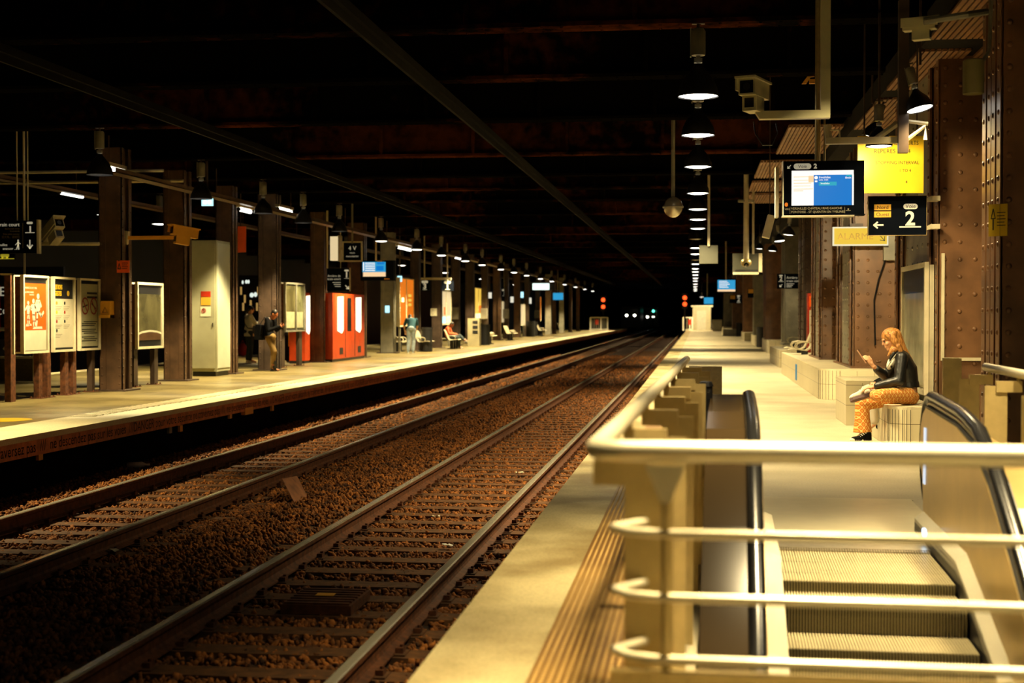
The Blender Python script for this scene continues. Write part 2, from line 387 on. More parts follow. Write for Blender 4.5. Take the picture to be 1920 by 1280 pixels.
# escalator well: a rectangle turned slightly against the tracks
ESC_A = math.radians(1.3); EC = Vector((.965, 9.2, 0))
EX = Vector((math.cos(ESC_A), -math.sin(ESC_A), 0)); EY = Vector((math.sin(ESC_A), math.cos(ESC_A), 0)); UP = Vector((0,0,1))
def E(x, y, z): return EC+EX*x+EY*y+UP*z       # x across (0 = middle of the steps), y along (0 = comb), z up
HX0, HX1, HY0, HY1 = -.90, .98, -5.2, .02
b = B()                                         # floor of the near platform, around the well
c = [E(HX0, HY0, 0), E(HX1, HY0, 0), E(HX1, HY1, 0), E(HX0, HY1, 0)]
def slab(b, quad, z0, z1): b.hexa([(x, y, z0) for x, y in quad]+[(x, y, z1) for x, y in quad])
XS = -.30                                       # inner side of the edge strips
slab(b, [(XS, Y0), (4.6, Y0), (4.6, c[1].y), (XS, c[0].y)], -.25, 0)
slab(b, [(XS, c[0].y), (c[0].x, c[0].y), (c[3].x, c[3].y), (XS, c[3].y)], -.25, 0)
slab(b, [(c[1].x, c[1].y), (4.6, c[1].y), (4.6, c[2].y), (c[2].x, c[2].y)], -.25, 0)
slab(b, [(XS, c[3].y), (4.6, c[2].y), (4.6, Y1), (XS, Y1)], -.25, 0)
struct('floor', b, M['floorR'], 'bright worn paving of the platform with the escalator')
b = B(); b.box(XE_R, -.68, Y0, Y1, -.25, .004); struct('trim_1', b, M['edge'], 'stained pale concrete edge of the near platform')
bs_ = B(); b = B(); b.box(-.68, XS, Y0, 22, -.25, .002)
for i in range(11):
    for j in range(270):
        x = -.655+i*.033; y = 4.6+j*.042+(i % 2)*.021
        bs_.rivets([(x, y, .002)], (0,0,1), .0095, .55, 6)
struct('trim_2', b, M['tactile'], 'brown studded tactile strip along the near platform edge'); struct('trim_10', bs_, M['stud'], 'worn pale stud tops of the tactile strip', 'auto')
b = B(); b.box(-.68, XS, 22, Y1, -.25, .003); struct('trim_3', b, M['floorR'], 'pale paving behind the platform edge')
b = B(); b.box(XE_R+.12, 4.6, Y0, Y1, -1.3, -.9)
b.box(XE_R+.12, XE_R+.35, Y0, Y1, -.9, -.25); struct('wall_platform', b, M['soot_shade'], 'dark wall under the near platform edge')
# far platform
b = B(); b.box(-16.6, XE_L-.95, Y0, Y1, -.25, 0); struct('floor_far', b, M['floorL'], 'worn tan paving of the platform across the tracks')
b = B(); b.box(XE_L-.55, XE_L, Y0, Y1, -.07, .004); struct('trim_4', b, M['edgeL'], 'pale concrete edge of the platform across the tracks')
b = B(); b.box(XE_L-.95, XE_L-.55, Y0, Y1, -.25, .002)
for i in range(160): b.box(XE_L-.93, XE_L-.57, 20+i*.25, 20.12+i*.25, .002, .012)
struct('trim_5', b, M['edgeL'], 'ribbed tactile strip of the platform across the tracks')
b = B(); b.box(-16.6, -16.1, Y0, Y1, 0, .006); struct('trim_6', b, M['edgeL'], 'pale far edge of the platform across the tracks')
b = B(); b.box(-16.5, XE_L-.25, Y0, Y1, -1.3, -.25); struct('wall_far_platform', b, M['soot_shade'], 'dark recessed wall under the far platform')
band = B(); band.box(XE_L-.25, XE_L-.03, Y0, Y1, -.27, -.07)
ob = struct('trim_7', band, mat('red_brown_band', (.55, .19, .065), .6, 0, .3, 8), 'red-brown warning band under the far platform edge')
b = B(); t = 'DANGER pour votre sécurité ne traversez pas  ///  ne descendez pas sur les voies  ///  '
P = Panel((XE_L-.03, 13.2, -.245), (0,1,0), 1, .165)
tw = B().text(t, .2, (0,0,0), (1,0,0), (0,1,0)); tl = max(v[0] for v in tw.v)
for k in range(7):
    n0 = len(tw.v); b.add([(XE_L-.029, 13.2+k*tl+x, -.225+y) for x, y, z in tw.v], tw.f)
tag(b.build('warning_lettering', M['ink'], None), 'dark DANGER lettering along the red-brown platform edge band', 'lettering', None, 'structure')
# trackbed
b = B(); b.box(-24, XE_R+.2, Y0, 260, -1.4, -1.25); struct('floor_trackbed', b, M['soot_shade'], 'dark trackbed under the ballast')
TR = {'near': (-3.54, -2.04), 'far': (-7.03, -5.53)}
def bed_h(x, y):
    h = -.782+.05*math.exp(-((x+4.55)/.7)**2)
    if x < -7.2: h += .05
    if x > -1.75: h += .03
    return h
b = B(); xs = np.linspace(-8.36, XE_R+.1, 50); ys = np.concatenate([np.linspace(2, 40, 190), np.linspace(40.5, 230, 200)])
vsx = [(x, y, bed_h(x, y)-.03+random.uniform(-.012, .012)) for y in ys for x in xs]
nx = len(xs); b.add(vsx, [(j*nx+i, j*nx+i+1, (j+1)*nx+i+1, (j+1)*nx+i) for j in range(len(ys)-1) for i in range(nx-1)])
tag(b.build('ballast_bed', M['bed'], None, (0,0,0)), 'brown gravel bed under both tracks', 'gravel', None, 'stuff')
def stones():
    base = []
    for k in range(6):
        p = np.array([[0,0,1],[.9,0,.3],[.25,.85,.35],[-.75,.5,.25],[-.7,-.55,.3],[.3,-.85,.25],[.75,.5,-.4],[-.3,.85,-.45],[-.9,0,-.4],[-.25,-.85,-.4],[.7,-.55,-.45],[0,0,-.9]])
        base.append(p*(1+rng.uniform(-.28, .28, (12, 1)))*np.array([1.1, .9, .65]))
    F = np.array([[0,1,2],[0,2,3],[0,3,4],[0,4,5],[0,5,1],[1,6,2],[2,7,3],[3,8,4],[4,9,5],[5,10,1],[2,6,7],[3,7,8],[4,8,9],[5,9,10],[1,10,6],[11,7,6],[11,8,7],[11,9,8],[11,10,9],[11,6,10]])
    V = []; FF = []; n = 0
    for (ya, yb, dens, s0) in ((8, 16, 520, .027), (16, 28, 460, .028), (28, 45, 200, .036), (45, 80, 45, .055)):
        N = int((yb-ya)*7.1*dens)
        x = rng.uniform(-8.3, XE_R+.05, N); y = rng.uniform(ya, yb, N)
        keep = np.ones(N, bool)
        for a, c2 in TR.values():
            for r in (a, c2): keep &= abs(x-r) > .085
        # keep the tops of the sleepers mostly clear
        for a, c2 in TR.values():
            mid = (a+c2)/2; on = (abs(x-mid) < 1.25) & (((y-(8.0 if mid > -4 else 12.2)) % .6) < .24) & (np.sin(x*5.1+y*3.7)+np.sin(x*2.3-y*5.9) < .9)
            keep &= ~(on & (rng.uniform(0, 1, N) < .82))
        x = x[keep]; y = y[keep]; N = len(x)
        sc = s0*rng.uniform(.55, 1.35, N); ang = rng.uniform(0, 6.283, (N, 2))
        z = -.782+.05*np.exp(-((x+4.55)/.7)**2)+np.where(x < -7.2, .05, 0)+np.where(x > -1.75, .03, 0)-.012+rng.uniform(-.012, .018, N)
        kind = rng.integers(0, 6, N); P0 = np.stack(base)[kind]*sc[:, None, None]
        ca, sa = np.cos(ang[:, 0])[:, None], np.sin(ang[:, 0])[:, None]; cb, sb = np.cos(ang[:, 1]*.3)[:, None], np.sin(ang[:, 1]*.3)[:, None]
        X, Yy, Z = P0[..., 0], P0[..., 1], P0[..., 2]
        X, Z = X*cb+Z*sb, -X*sb+Z*cb; X, Yy = X*ca-Yy*sa, X*sa+Yy*ca
        V.append(np.stack([X+x[:, None], Yy+y[:, None], Z+z[:, None]], -1).reshape(-1, 3))
        FF.append((F[None]+(np.arange(N)*12)[:, None, None]+n).reshape(-1, 3)); n += N*12
    V = np.concatenate(V); FF = np.concatenate(FF)
    me = bpy.data.meshes.new('ballast'); me.vertices.add(len(V)); me.vertices.foreach_set('co', V.ravel())
    me.loops.add(len(FF)*3); me.loops.foreach_set('vertex_index', FF.ravel().astype(np.int32))
    me.polygons.add(len(FF)); me.polygons.foreach_set('loop_start', np.arange(0, len(FF)*3, 3, dtype=np.int32))
    me.update(calc_edges=True); me.materials.append(M['ballast'])
    o = bpy.data.objects.new('ballast', me); COL.objects.link(o); return o
tag(stones(), 'loose brown ballast stones between the rails and sleepers', 'gravel', None, 'stuff')
# sleepers
b = B(); b.box(-1.28, 1.28, -.12, .12, -.14, 0)
for s in (-.75, .75):
    b.box(s-.14, s+.14, -.085, .085, 0, .012)
sl = b.build('sleeper', M['sleeper'], None, (0,0,0))
first = True
for nm, (a, c2) in TR.items():
    mid = (a+c2)/2; n = 0
    for k in range(170):
        y = (8.12 if nm == 'near' else 12.32)+k*.6
        if y > 92: break
        o = sl if first else sl.copy()
        if not first: COL.objects.link(o)
        first = False
        o.location = (mid, y, -.765); o.rotation_euler = (0, 0, 0)
        tag(o, 'brown wooden sleeper half buried in ballast under the track beside the %s platform' % ('escalator' if nm == 'near' else 'poster'), 'sleeper',
            'sleepers of the track beside the %s platform' % ('escalator' if nm == 'near' else 'poster'))
# rails
def rail(x, label):
    w, hd = .072, .17
    prof = [(-.07,0),(.07,0),(.07,.012),(.018,.03),(.009,.05),(.009,.115),(.036,.13),(.036,.160),(-.036,.160),(-.036,.13),(-.009,.115),(-.009,.05),(-.018,.03),(-.07,.012)]
    ys = [2, 12, 20, 30, 50, 80, 120, 170, 230]
    dr = lambda y: 0
    t = thing('rail', label, 'rail', (x, 2, -.765), 'running rails')
    m = B(); h = B(); n = len(prof)
    vsr = [(x+dr(y)+u, y, -.753+v) for y in ys for u, v in prof]
    m.add(vsr, [(j*n+i, j*n+(i+1) % n, (j+1)*n+(i+1) % n, (j+1)*n+i) for j in range(len(ys)-1) for i in range(n)])
    m.build('rail_web', M['rust'], t)
    top = [(-.036,.160),(.036,.160),(.037,.166),(.026,.172),(-.026,.172),(-.037,.166)]; n = 6
    h.add([(x+dr(y)+u, y, -.753+v) for y in ys for u, v in top], [(j*n+i, j*n+(i+1) % n, (j+1)*n+(i+1) % n, (j+1)*n+i) for j in range(len(ys)-1) for i in range(n)])
    tag(h.build('rail_head', M['pol'], t), 'polished steel running surface')
    cl = B()
    y = 8.12
    while y < 60:
        for s in (-1, 1): cl.obox((x+s*.095, y, -.735), (.05, .09, .035)); cl.cyl((x+s*.105, y, -.74), (x+s*.105, y, -.70), .014, n=6)
        y += .6
    o = cl.build('rail_clips', M['rust'], t); o['kind'] = 'stuff'
    return t
rail(-2.04, 'rusty rail nearest the escalator platform')
rail(-3.54, 'rusty rail second from the escalator platform, with bright glints along its head')
rail(-5.53, 'dark rail of the poster platform track, on the side away from that platform')
rail(-7.03, 'dark rail running closest along the poster platform edge')
# ---------------------------------------------------------------- ceiling and girders
LY = [16.1, 19.56, 23.7, 28.8, 33.1, 36.6, 40.4, 45.9, 51.9, 57, 63, 68, 74.6, 80, 86, 93.7, 101, 111, 121, 131, 141]
b = B(); b.box(-24, 5.2, Y0, 262, 6.0, 6.2); struct('ceiling', b, M['soot_shade'], 'sooty black ceiling above the girders')
gi = 1
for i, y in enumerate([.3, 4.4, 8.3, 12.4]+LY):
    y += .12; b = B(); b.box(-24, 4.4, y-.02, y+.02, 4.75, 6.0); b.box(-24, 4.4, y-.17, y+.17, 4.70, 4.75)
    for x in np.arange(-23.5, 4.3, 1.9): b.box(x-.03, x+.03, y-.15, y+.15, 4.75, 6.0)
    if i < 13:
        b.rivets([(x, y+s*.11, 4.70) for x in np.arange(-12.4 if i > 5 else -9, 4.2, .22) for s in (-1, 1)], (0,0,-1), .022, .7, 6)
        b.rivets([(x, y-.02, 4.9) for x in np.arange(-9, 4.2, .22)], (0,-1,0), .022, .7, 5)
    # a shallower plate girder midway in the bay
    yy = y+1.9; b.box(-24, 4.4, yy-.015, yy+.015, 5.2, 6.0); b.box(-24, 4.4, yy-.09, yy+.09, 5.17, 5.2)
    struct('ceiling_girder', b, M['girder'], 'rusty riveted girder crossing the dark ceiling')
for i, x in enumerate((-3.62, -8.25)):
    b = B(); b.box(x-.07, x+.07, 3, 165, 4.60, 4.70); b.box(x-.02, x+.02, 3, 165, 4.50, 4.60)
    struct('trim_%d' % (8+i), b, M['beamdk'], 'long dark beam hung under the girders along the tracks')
# longitudinal ceiling beam and soffit over the near columns
b = B(); b.box(2.45, 3.7, Y0, 160, 4.45, 4.75); struct('ceiling_beam', b, M['beamdk'], 'dark beam over the riveted columns')
def soffit(x0, x1, y0, y1, z):
    b = B(); b.box(x0, x1, y0, y1, z+.03, z+.05); x = x0
    while x < x1-.02: b.box(x, x+.045, y0, y1, z, z+.03); x += .065
    return b
for (x0, x1, y0, y1, z) in ((2.45, 3.05, 13.0, 15.9, 4.42), (2.45, 3.05, 16.6, 19.4, 4.42), (2.45, 3.05, 20.2, 23.4, 4.42), (3.12, 3.7, 13, 23.4, 4.42), (1.25, 2.4, 29.4, 32.8, 4.55), (1.25, 2.4, 33.8, 36.3, 4.55), (1.3, 2.4, 37.2, 40.1, 4.55), (1.5, 2.4, 24.4, 28.4, 4.6)):
    struct('ceiling_soffit', soffit(x0, x1, y0, y1, z), M['soffit'], 'slatted timber soffit panel over the near columns')
# walls
b = B(); b.box(4.4, 4.7, Y0, 170, -1.3, 6.0); struct('wall_right', b, M['soot_shade'], 'dark wall behind the riveted columns')
b = B(); b.box(-24.2, -23.9, Y0, 262, -1.3, 6.0); struct('wall_left', b, mat('dark_blue_wall', (.006, .010, .018), .5, 0, .3, .8), 'dark blue-black wall across the far tracks')
b = B(); b.box(-24, 5, 261, 262, -1.3, 6.0); struct('wall_back', b, M['soot_shade'], 'dark end of the tunnel')
# ---------------------------------------------------------------- riveted columns, near side
def column_near(y0, y1, label, x0=2.75, x1=3.62, z0=0, web='grey', fl=.75, front='brown', ztop=4.5):
    t = thing('riveted_column', label, 'column', ((x0+x1)/2, (y0+y1)/2, z0), 'riveted steel columns on the escalator platform')
    a = B(); pr = .22
    for (ya, yb) in ((y0, y0+fl), (y1-fl, y1)):
        a.box(x0, x1, ya, ya+.05, z0, ztop); a.box(x0, x1, yb-.05, yb, z0, ztop)      # cover plates
        a.box(x0+.03, x1-.03, ya+.05, yb-.05, z0, ztop)
        for xx, s in ((x0, -1), (x1, 1)):                                           # angle irons at the corners
            a.box(xx-.012, xx+.012, ya, ya+.16, z0, ztop); a.box(xx-.012, xx+.012, yb-.16, yb, z0, ztop)
        zs = np.arange(z0+.12, ztop-.1, .2)
        if y0 < 45:
            w = x1-x0
            for k, u in enumerate((.07, .24, .41)):
                step = zs if k < 2 else zs[::2]
                a.rivets([(x0+u, ya, z) for z in step], (0,-1,0), .028, .6, 9)
                if w > .7: a.rivets([(x1-u, ya, z) for z in step], (0,-1,0), .028, .6, 9)
            for yy in (ya+.08, yb-.08): a.rivets([(x0-.012, yy, z) for z in zs], (-1,0,0), .028, .55)
        elif y0 < 100:
            a.rivets([(x0+u, ya, z) for z in zs for u in (.15, .4, .65)], (0,-1,0), .024, .6, 5)
    a.build('flange_plates', M[front], t, smooth='auto')
    wv = B()
    if y1-y0 > 2*fl+.05:
        wv.box(x0+.03, x1-.06, y0+fl, y1-fl, z0, ztop)
        if y0 < 45:
            for yy in np.arange(y0+fl+.2, y1-fl-.1, .42): wv.rivets([(x0+.03, yy, z) for z in np.arange(z0+.15, ztop, .22)], (-1,0,0), .028, .55)
        tag(wv.build('web_plate', M[web], t, smooth='auto'), 'grey painted web between the flanges')
    bs = B(); bs.box(x0-.06, x1+.06, y0-.06, y1+.06, z0, z0+.03); bs.build('base_plate', M[front], t)
    return t
# ================================================================ NEAR PLATFORM
pos = lambda px, d: AX(px, 592, 2.75)
colA = column_near(13.5, 14.33, 'huge dark riveted column at the right edge beside the handrail', 2.72, 3.7, front='brown', fl=.4)
colB = column_near(17.1, 20.7, 'brown and grey riveted column behind the seated woman', 2.75, 3.28, fl=.75)
PL = .54
colC = column_near(26.2, 29.4, 'brown riveted column under the yellow alarm sign, with a cable down its face', 2.76, 3.62, z0=PL, fl=.8)
colD = column_near(31.2, 34.0, 'brown riveted column between the alarm sign column and the red cabinet', 2.62, 3.5, z0=PL, fl=.8)
colE = column_near(38.5, 40.6, 'dark riveted column just behind the red cabinet', 2.78, 3.5, z0=0, front='darkcol', fl=.7)
colF = column_near(49, 51, 'grey riveted column under the train position sign', 2.9, 3.75, z0=.5, front='grey', fl=.7)
colG = column_near(60.5, 62.6, 'dark brown column beyond the grey riveted column', 2.8, 3.7, z0=.5, front='brown', fl=.7)
colH = column_near(74, 76, 'grey riveted column below the small departures sign', 2.85, 3.6, z0=.5, front='grey', fl=.7)
colI = column_near(88, 90, 'distant brown column beyond the small departures sign', 2.75, 3.6, z0=.5, front='brown', fl=.7)
# floor fitting
p = G(1266, 1160); t = thing('floor_socket', 'small dark metal fitting on the floor behind the railing posts', 'fitting', (p.x, p.y, 0)); B().box(p.x-.04, p.x+.04, p.y-.03, p.y+.03, 0, .05).build('body', M['steel'], t); B().box(p.x-.05, p.x+.05, p.y-.04, p.y+.04, 0, .012).build('plate', M['black'], t)
colJ = column_near(108, 110, 'distant column on a tiled plinth beside the hanging blue screen', 2.6, 3.6, z0=.5, front='brown', fl=.7)
colK = column_near(128, 130, 'farthest column of the escalator platform', 2.3, 3.4, z0=.5, front='grey', fl=.7)
# white trim lines fixed on the column behind the railing
t = tag(B().box(2.78, 2.815, 17.06, 17.10, .99, 2.19).box(2.78, 3.26, 17.06, 17.10, .955, .99).build('corner_trim', M['cream']), 'thin white L-shaped trim fixed to the face of the brown riveted column', 'trim')
# ---------------------------------------------------------------- tiled benches
def arc(cx, cy, r, a0, a1, n=8): return [(cx+r*math.cos(math.radians(a0+(a1-a0)*i/n)), cy+r*math.sin(math.radians(a0+(a1-a0)*i/n))) for i in range(n+1)]
def plinth(name, label, poly, z1, group=None, cap=True):
    xs = [p[0] for p in poly]; ys = [p[1] for p in poly]
    t = thing(name, label, 'bench', ((min(xs)+max(xs))/2, (min(ys)+max(ys))/2, 0), 'tiled benches along the riveted columns')
    b = B(); b.prism(poly, lambda u, v, z: (u, v, z), .0, z1-.03); o = b.build('tiled_base', M['tile'], t)
    b = B(); b.prism(poly, lambda u, v, z: (u, v, z), z1-.03, z1); tag(b.build('seat_slab', M['cream'], t), 'smooth cream top slab')
    # narrow tiles on the rounded corner: raised joints
    return t
r = .22
plinth('tiled_bench', 'cream tiled bench block the woman in orange trousers sits on',
       arc(2.12+r, 16.35+r, r, 180, 270)+[(2.66, 16.35), (2.66, 19.6), (2.12, 19.6)], .46)
plinth('tiled_bench', 'taller pale bench end behind the seated woman, in front of the long bench', [(1.98, 19.75), (2.66, 19.75), (2.66, 21.2), (1.98, 21.2)], .60)
plinth('tiled_bench', 'long cream tiled bench below the brown columns, with metal seats at its far end',
       arc(2.13+.35, 25.7+.35, .35, 180, 270)+[(3.7, 25.7), (3.7, 37.4), (2.13, 37.4)], PL)
for (x0, x1, y0, y1, z, lb) in ((2.30, 3.7, 41.5, 47, .5, 'short tiled bench beyond the long bench'), (2.78, 3.9, 57.5, 63.5, .5, 'tiled bench under the dark brown column'), (2.80, 3.9, 71, 77, .5, 'tiled bench under the distant grey column'),
                            (2.70, 3.9, 85, 91, .5, 'small tiled bench under the distant brown column'), (1.85, 3.6, 107, 112, .5, 'wide pale tiled plinth below the hanging blue screen'), (2.2, 3.5, 126, 131, .5, 'farthest tiled plinth of the escalator platform')):
    plinth('tiled_bench', lb, [(x0, y0), (x1, y0), (x1, y1), (x0, y1)], z)
tag(B().box(2.118, 2.13, 31.6, 32.0, .08, .42).build('sticker', mat('blue_print', (.02, .22, .62), .5), None), 'small blue sticker on the side of the long tiled bench', 'sticker')
b = B()                                        # fine joints on the rounded corners
for k in range(9):
    a = math.radians(180+k*11.25)
    for (cx, cy, rr, z) in ((2.12+r, 16.35+r, r, .43), (2.48, 26.05, .35, .51)):
        p = Vector((cx+(rr+.0015)*math.cos(a), cy+(rr+.0015)*math.sin(a), 0))
        b.obox(p+Vector((0,0,z/2)), (.004, .005, z), (0,0,a))
tag(b.build('tile_joints', M['ink'], None), 'dark joints between the narrow tiles of the rounded bench corners', 'tile joint', None, 'structure')
# metal seats on the benches and across the tracks
def seat_proto(legs, n=1, pitch=.56):
    t = thing('metal_seat', 'x', 'seat')
    m = B(); prof = [(-.30, .86), (-.24, .80), (-.16, .60), (-.08, .45), (0, .40), (.12, .41), (.34, .44), (.40, .42)]
    for i in range(11):
        y = (i-5)*.046*1.0
        m.tube([(u, y, v) for u, v in prof], .011, 6)
    m.tube([(.40, -.25, .42), (.40, .25, .42)], .014, 6); m.tube([(-.30, -.25, .86), (-.30, .25, .86)], .014, 6)
    m.add([(u-.012, s*.25, v-.012) for s in (-1, 1) for u, v in prof], [(i, i+1, i+9, i+8) for i in range(7)])
    m.build('seat_shell', M['seat'], t, smooth='auto')
    a = B()
    for s in (-.26, .26): a.tube([(-.14, s, .58), (.08, s, .60), (.20, s, .57), (.24, s, .50), (.20, s, .43)], .014, 6)
    a.build('armrest', M['seat'], t)
    if legs:
        l = B(); l.box(-.05, .10, -.06, .06, 0, .39); l.box(-.14, .20, -.18, .18, 0, .03); l.build('pedestal', M['black'], t)
    else:
        l = B(); l.box(-.05, .10, -.06, .06, .3, .39); l.build('pedestal', M['black'], t)
    return t
seatR = seat_proto(False)
seatR['label'] = 'cream wire seat at the far end of the long tiled bench, nearer of two'; seatR['group'] = 'wire seats on the tiled benches'
seatR.location = (2.58, 35.3, PL-.3); seatR.rotation_euler = (0, 0, math.pi)
for (x, y, z, lb) in ((2.58, 36.9, PL-.3, 'cream wire seat at the far end of the long tiled bench, farther of two'), (3.05, 46.2, .2, 'cream wire seat on the short tiled bench'), (3.35, 63, .2, 'cream wire seat on the bench under the dark brown column'), (3.3, 76.5, .2, 'cream wire seat on the bench under the distant grey column'), (3.2, 90.5, .2, 'cream wire seat on the bench under the distant brown column')):
    dup(seatR, (x, y, z), None, lb)
def bin_(x, y, h, label, r=.19):
    t = thing('litter_bin', label, 'bin', (x, y, 0), 'black litter bins')
    b = B(); b.lathe([(r*.9, 0), (r, .04), (r, h-.08), (r*1.06, h-.07), (r*1.06, h), (r*.8, h), (r*.8, h-.05)], (x, y, 0), 16, caps=True); b.build('body', M['black'], t)
    b = B(); b.cyl((x, y, h-.045), (x, y, h-.03), r*.8, n=14); b.build('lid', M['rubber'], t)
    return t
p = G(1422, 648); bin_(p.x, p.y-3.5, .95, 'black litter bin standing at the tiled bench under the dark brown column', .24)
p = G(1387, 630); bin_(p.x, p.y, .95, 'small distant black litter bin before the small tiled bench', .26)
# ---------------------------------------------------------------- red fire cabinet
t = thing('fire_cabinet', 'red cabinet with pale stripe beside the dark column', 'cabinet', (2.95, 37.0, 0))
B().box(2.80, 3.15, 37.6, 38.0, 0, 2.05).build('body', M['red'], t)
tag(B().box(2.84, 2.90, 37.585, 37.6, .62, 1.62).build('stripe', M['white'], t), 'pale vertical stripe'); tag(B().box(2.84, 3.02, 37.585, 37.6, 1.7, 1.98).build('sign_plate', M['orange'], t), 'orange plate')
# ---------------------------------------------------------------- poster case behind the woman
o = AX(1694, 745, 2.80); e = AX(1736, 745, 2.80)
P = Panel((2.66, 17.45, .64), (0,-1,0), 1, 1)
o = AX(1694, 742, 2.66); e = AX(1736, 742, 2.66); P = Panel((2.66, o.y, .60), (0,-1,0), o.y-e.y, 1.44)
t = thing('poster_case', 'tall cream framed display case on the grey column behind the seated woman', 'display case', (2.7, 18.4, .60))
f = B(); P.frame(f, .06, -.02, .03); P.rect(f, -.02, 1.02, -.02, 1.02, -.08, -.03); f.build('frame', M['cream'], t)
g = B(); P.rect(g, 0, 1, .80, 1, -.03, .005); tag(g.build('header', M['black'], t), 'black header panel')
g = B(); P.rect(g, .03, .97, .02, .80, -.03, 0); g.build('poster', mat('pale_olive_print', (.50, .47, .30), .18, 0, .35, 2.2), t)
g = B(); P.rect(g, 0, 1, 0, 1, .008, .014); g.build('glass', M['glazing'], t)
# ---------------------------------------------------------------- junction box and cable on the alarm column
t = thing('junction_box', 'grey junction box with a hanging black cable below the alarm sign', 'junction box', (3.4, 26.1, 2.2))
B().box(3.25, 3.56, 26.02, 26.16, 2.45, 2.88).build('body', M['grey'], t)
c = B(); pts = [(3.30, 26.1, 2.50), (3.17, 26.09, 2.1), (3.10, 26.1, 1.75), (3.11, 26.1, 1.3), (3.12, 26.1, .95)]
c.tube(pts, .016, 8); c.tube([(3.56, 26.08, 2.7), (3.64, 26.05, 2.65), (3.68, 26.05, 2.7)], .02, 8); c.build('cable', M['rubber'], t)
# ================================================================ ESCALATOR
esc = thing('escalator', 'escalator going down under the near railing, steel panels and black handrails', 'escalator', tuple(EC))
def eb(b, x0, x1, y0, y1, z0, z1): return b.hexa([E(x0,y0,z0),E(x1,y0,z0),E(x1,y1,z0),E(x0,y1,z0),E(x0,y0,z1),E(x1,y0,z1),E(x1,y1,z1),E(x0,y1,z1)])
# step line: (y of the nose, z of the tread)
noses = [(-.38, 0), (-.76, 0), (-1.10, 0), (-1.50, -.06), (-1.88, -.20), (-2.28, -.40), (-2.68, -.63), (-3.08, -.86), (-3.48, -1.09), (-3.88, -1.32), (-4.28, -1.55), (-4.68, -1.78)]
SW = .468
prev = 0.0
for k, (y, z) in enumerate(noses):
    st = B(); rb = B(); n = 60; wd = 2*SW/n
    eb(st, -SW, SW, y+.01, prev-.004, z-.05, z-.022)
    drop = z-(noses[k+1][1] if k+1 < len(noses) else z-.23)
    eb(st, -SW, SW, y+.02, y+.05, z-drop-.03, z-.012)
    for i in range(n):
        x = -SW+i*wd; eb(rb, x, x+wd*.45, y+.004, prev-.002, z-.022, z)
        if drop > .01: eb(rb, x, x+wd*.45, y, y+.02, z-drop-.01, z-.002)
    so = st.build('step', M['soot_shade'], esc); tag(rb.build('tread_ribs', mat('ribbed_step_metal', (.52, .45, .27), .35, .1, .1, 8), so), 'bright ribs of the step')  # near-black body puts the shade of the grooves into its colour
    prev = y
c = B(); eb(c, -SW-.02, SW+.02, 0, .24, -.02, .012)
for i in range(60): x = -SW+i*2*SW/60; eb(c, x, x+.009, -.07, 0, -.004, .009)
tag(c.build('comb_plate', M['steel'], esc), 'bright steel comb plate')
c = B(); eb(c, -.60, .66, .24, 2.55, -.02, .014); eb(c, -.62, .68, 2.55, 2.575, -.02, .006); tag(c.build('landing_plate', mat('pale_landing_plate', (.66, .60, .42), .3, .4, .05), esc), 'pale smooth landing plate')
# the line of the balustrade foot: follows the steps
def zl(y): # skirt line height under the nose line
    ys = [0]+[-n[0] for n in noses]; zz = [0]+[n[1] for n in noses]
    return float(np.interp(-y, ys, zz))
prof_y = [2.0, 1.0, 0, -.8, -1.3, -1.7, -2.1, -2.5, -3.0, -3.6, -4.2, -4.9]
def strip(b, x0, x1, lo, hi, ysel=None, tk=0):
    ys = ysel or prof_y
    for ya, yb in zip(ys, ys[1:]): b.hexa([E(x0,yb,lo(yb)),E(x1,yb,lo(yb)),E(x1,ya,lo(ya)),E(x0,ya,lo(ya)),E(x0,yb,hi(yb)),E(x1,yb,hi(yb)),E(x1,ya,hi(ya)),E(x0,ya,hi(ya))])
def rail_z(y):  # handrail top height
    return float(np.interp(y, [-5.0, -3.4, -2.6, -2.1, -1.6, -1.1, -.6, .7, 2.6], [-1.17, -.25, .21, .47, .71, .87, .925, .955, .955]))
ys = [.8, .3, -.4, -1.0, -1.4, -1.8, -2.2, -2.6, -3.0, -3.6, -4.2, -4.9]
def zt(y): return float(np.interp(y, [-4.9, -2.2, -1.0, .3, 1.2], [zl(-4.9)+.22, zl(-2.2)+.22, .16, .15, .15]))
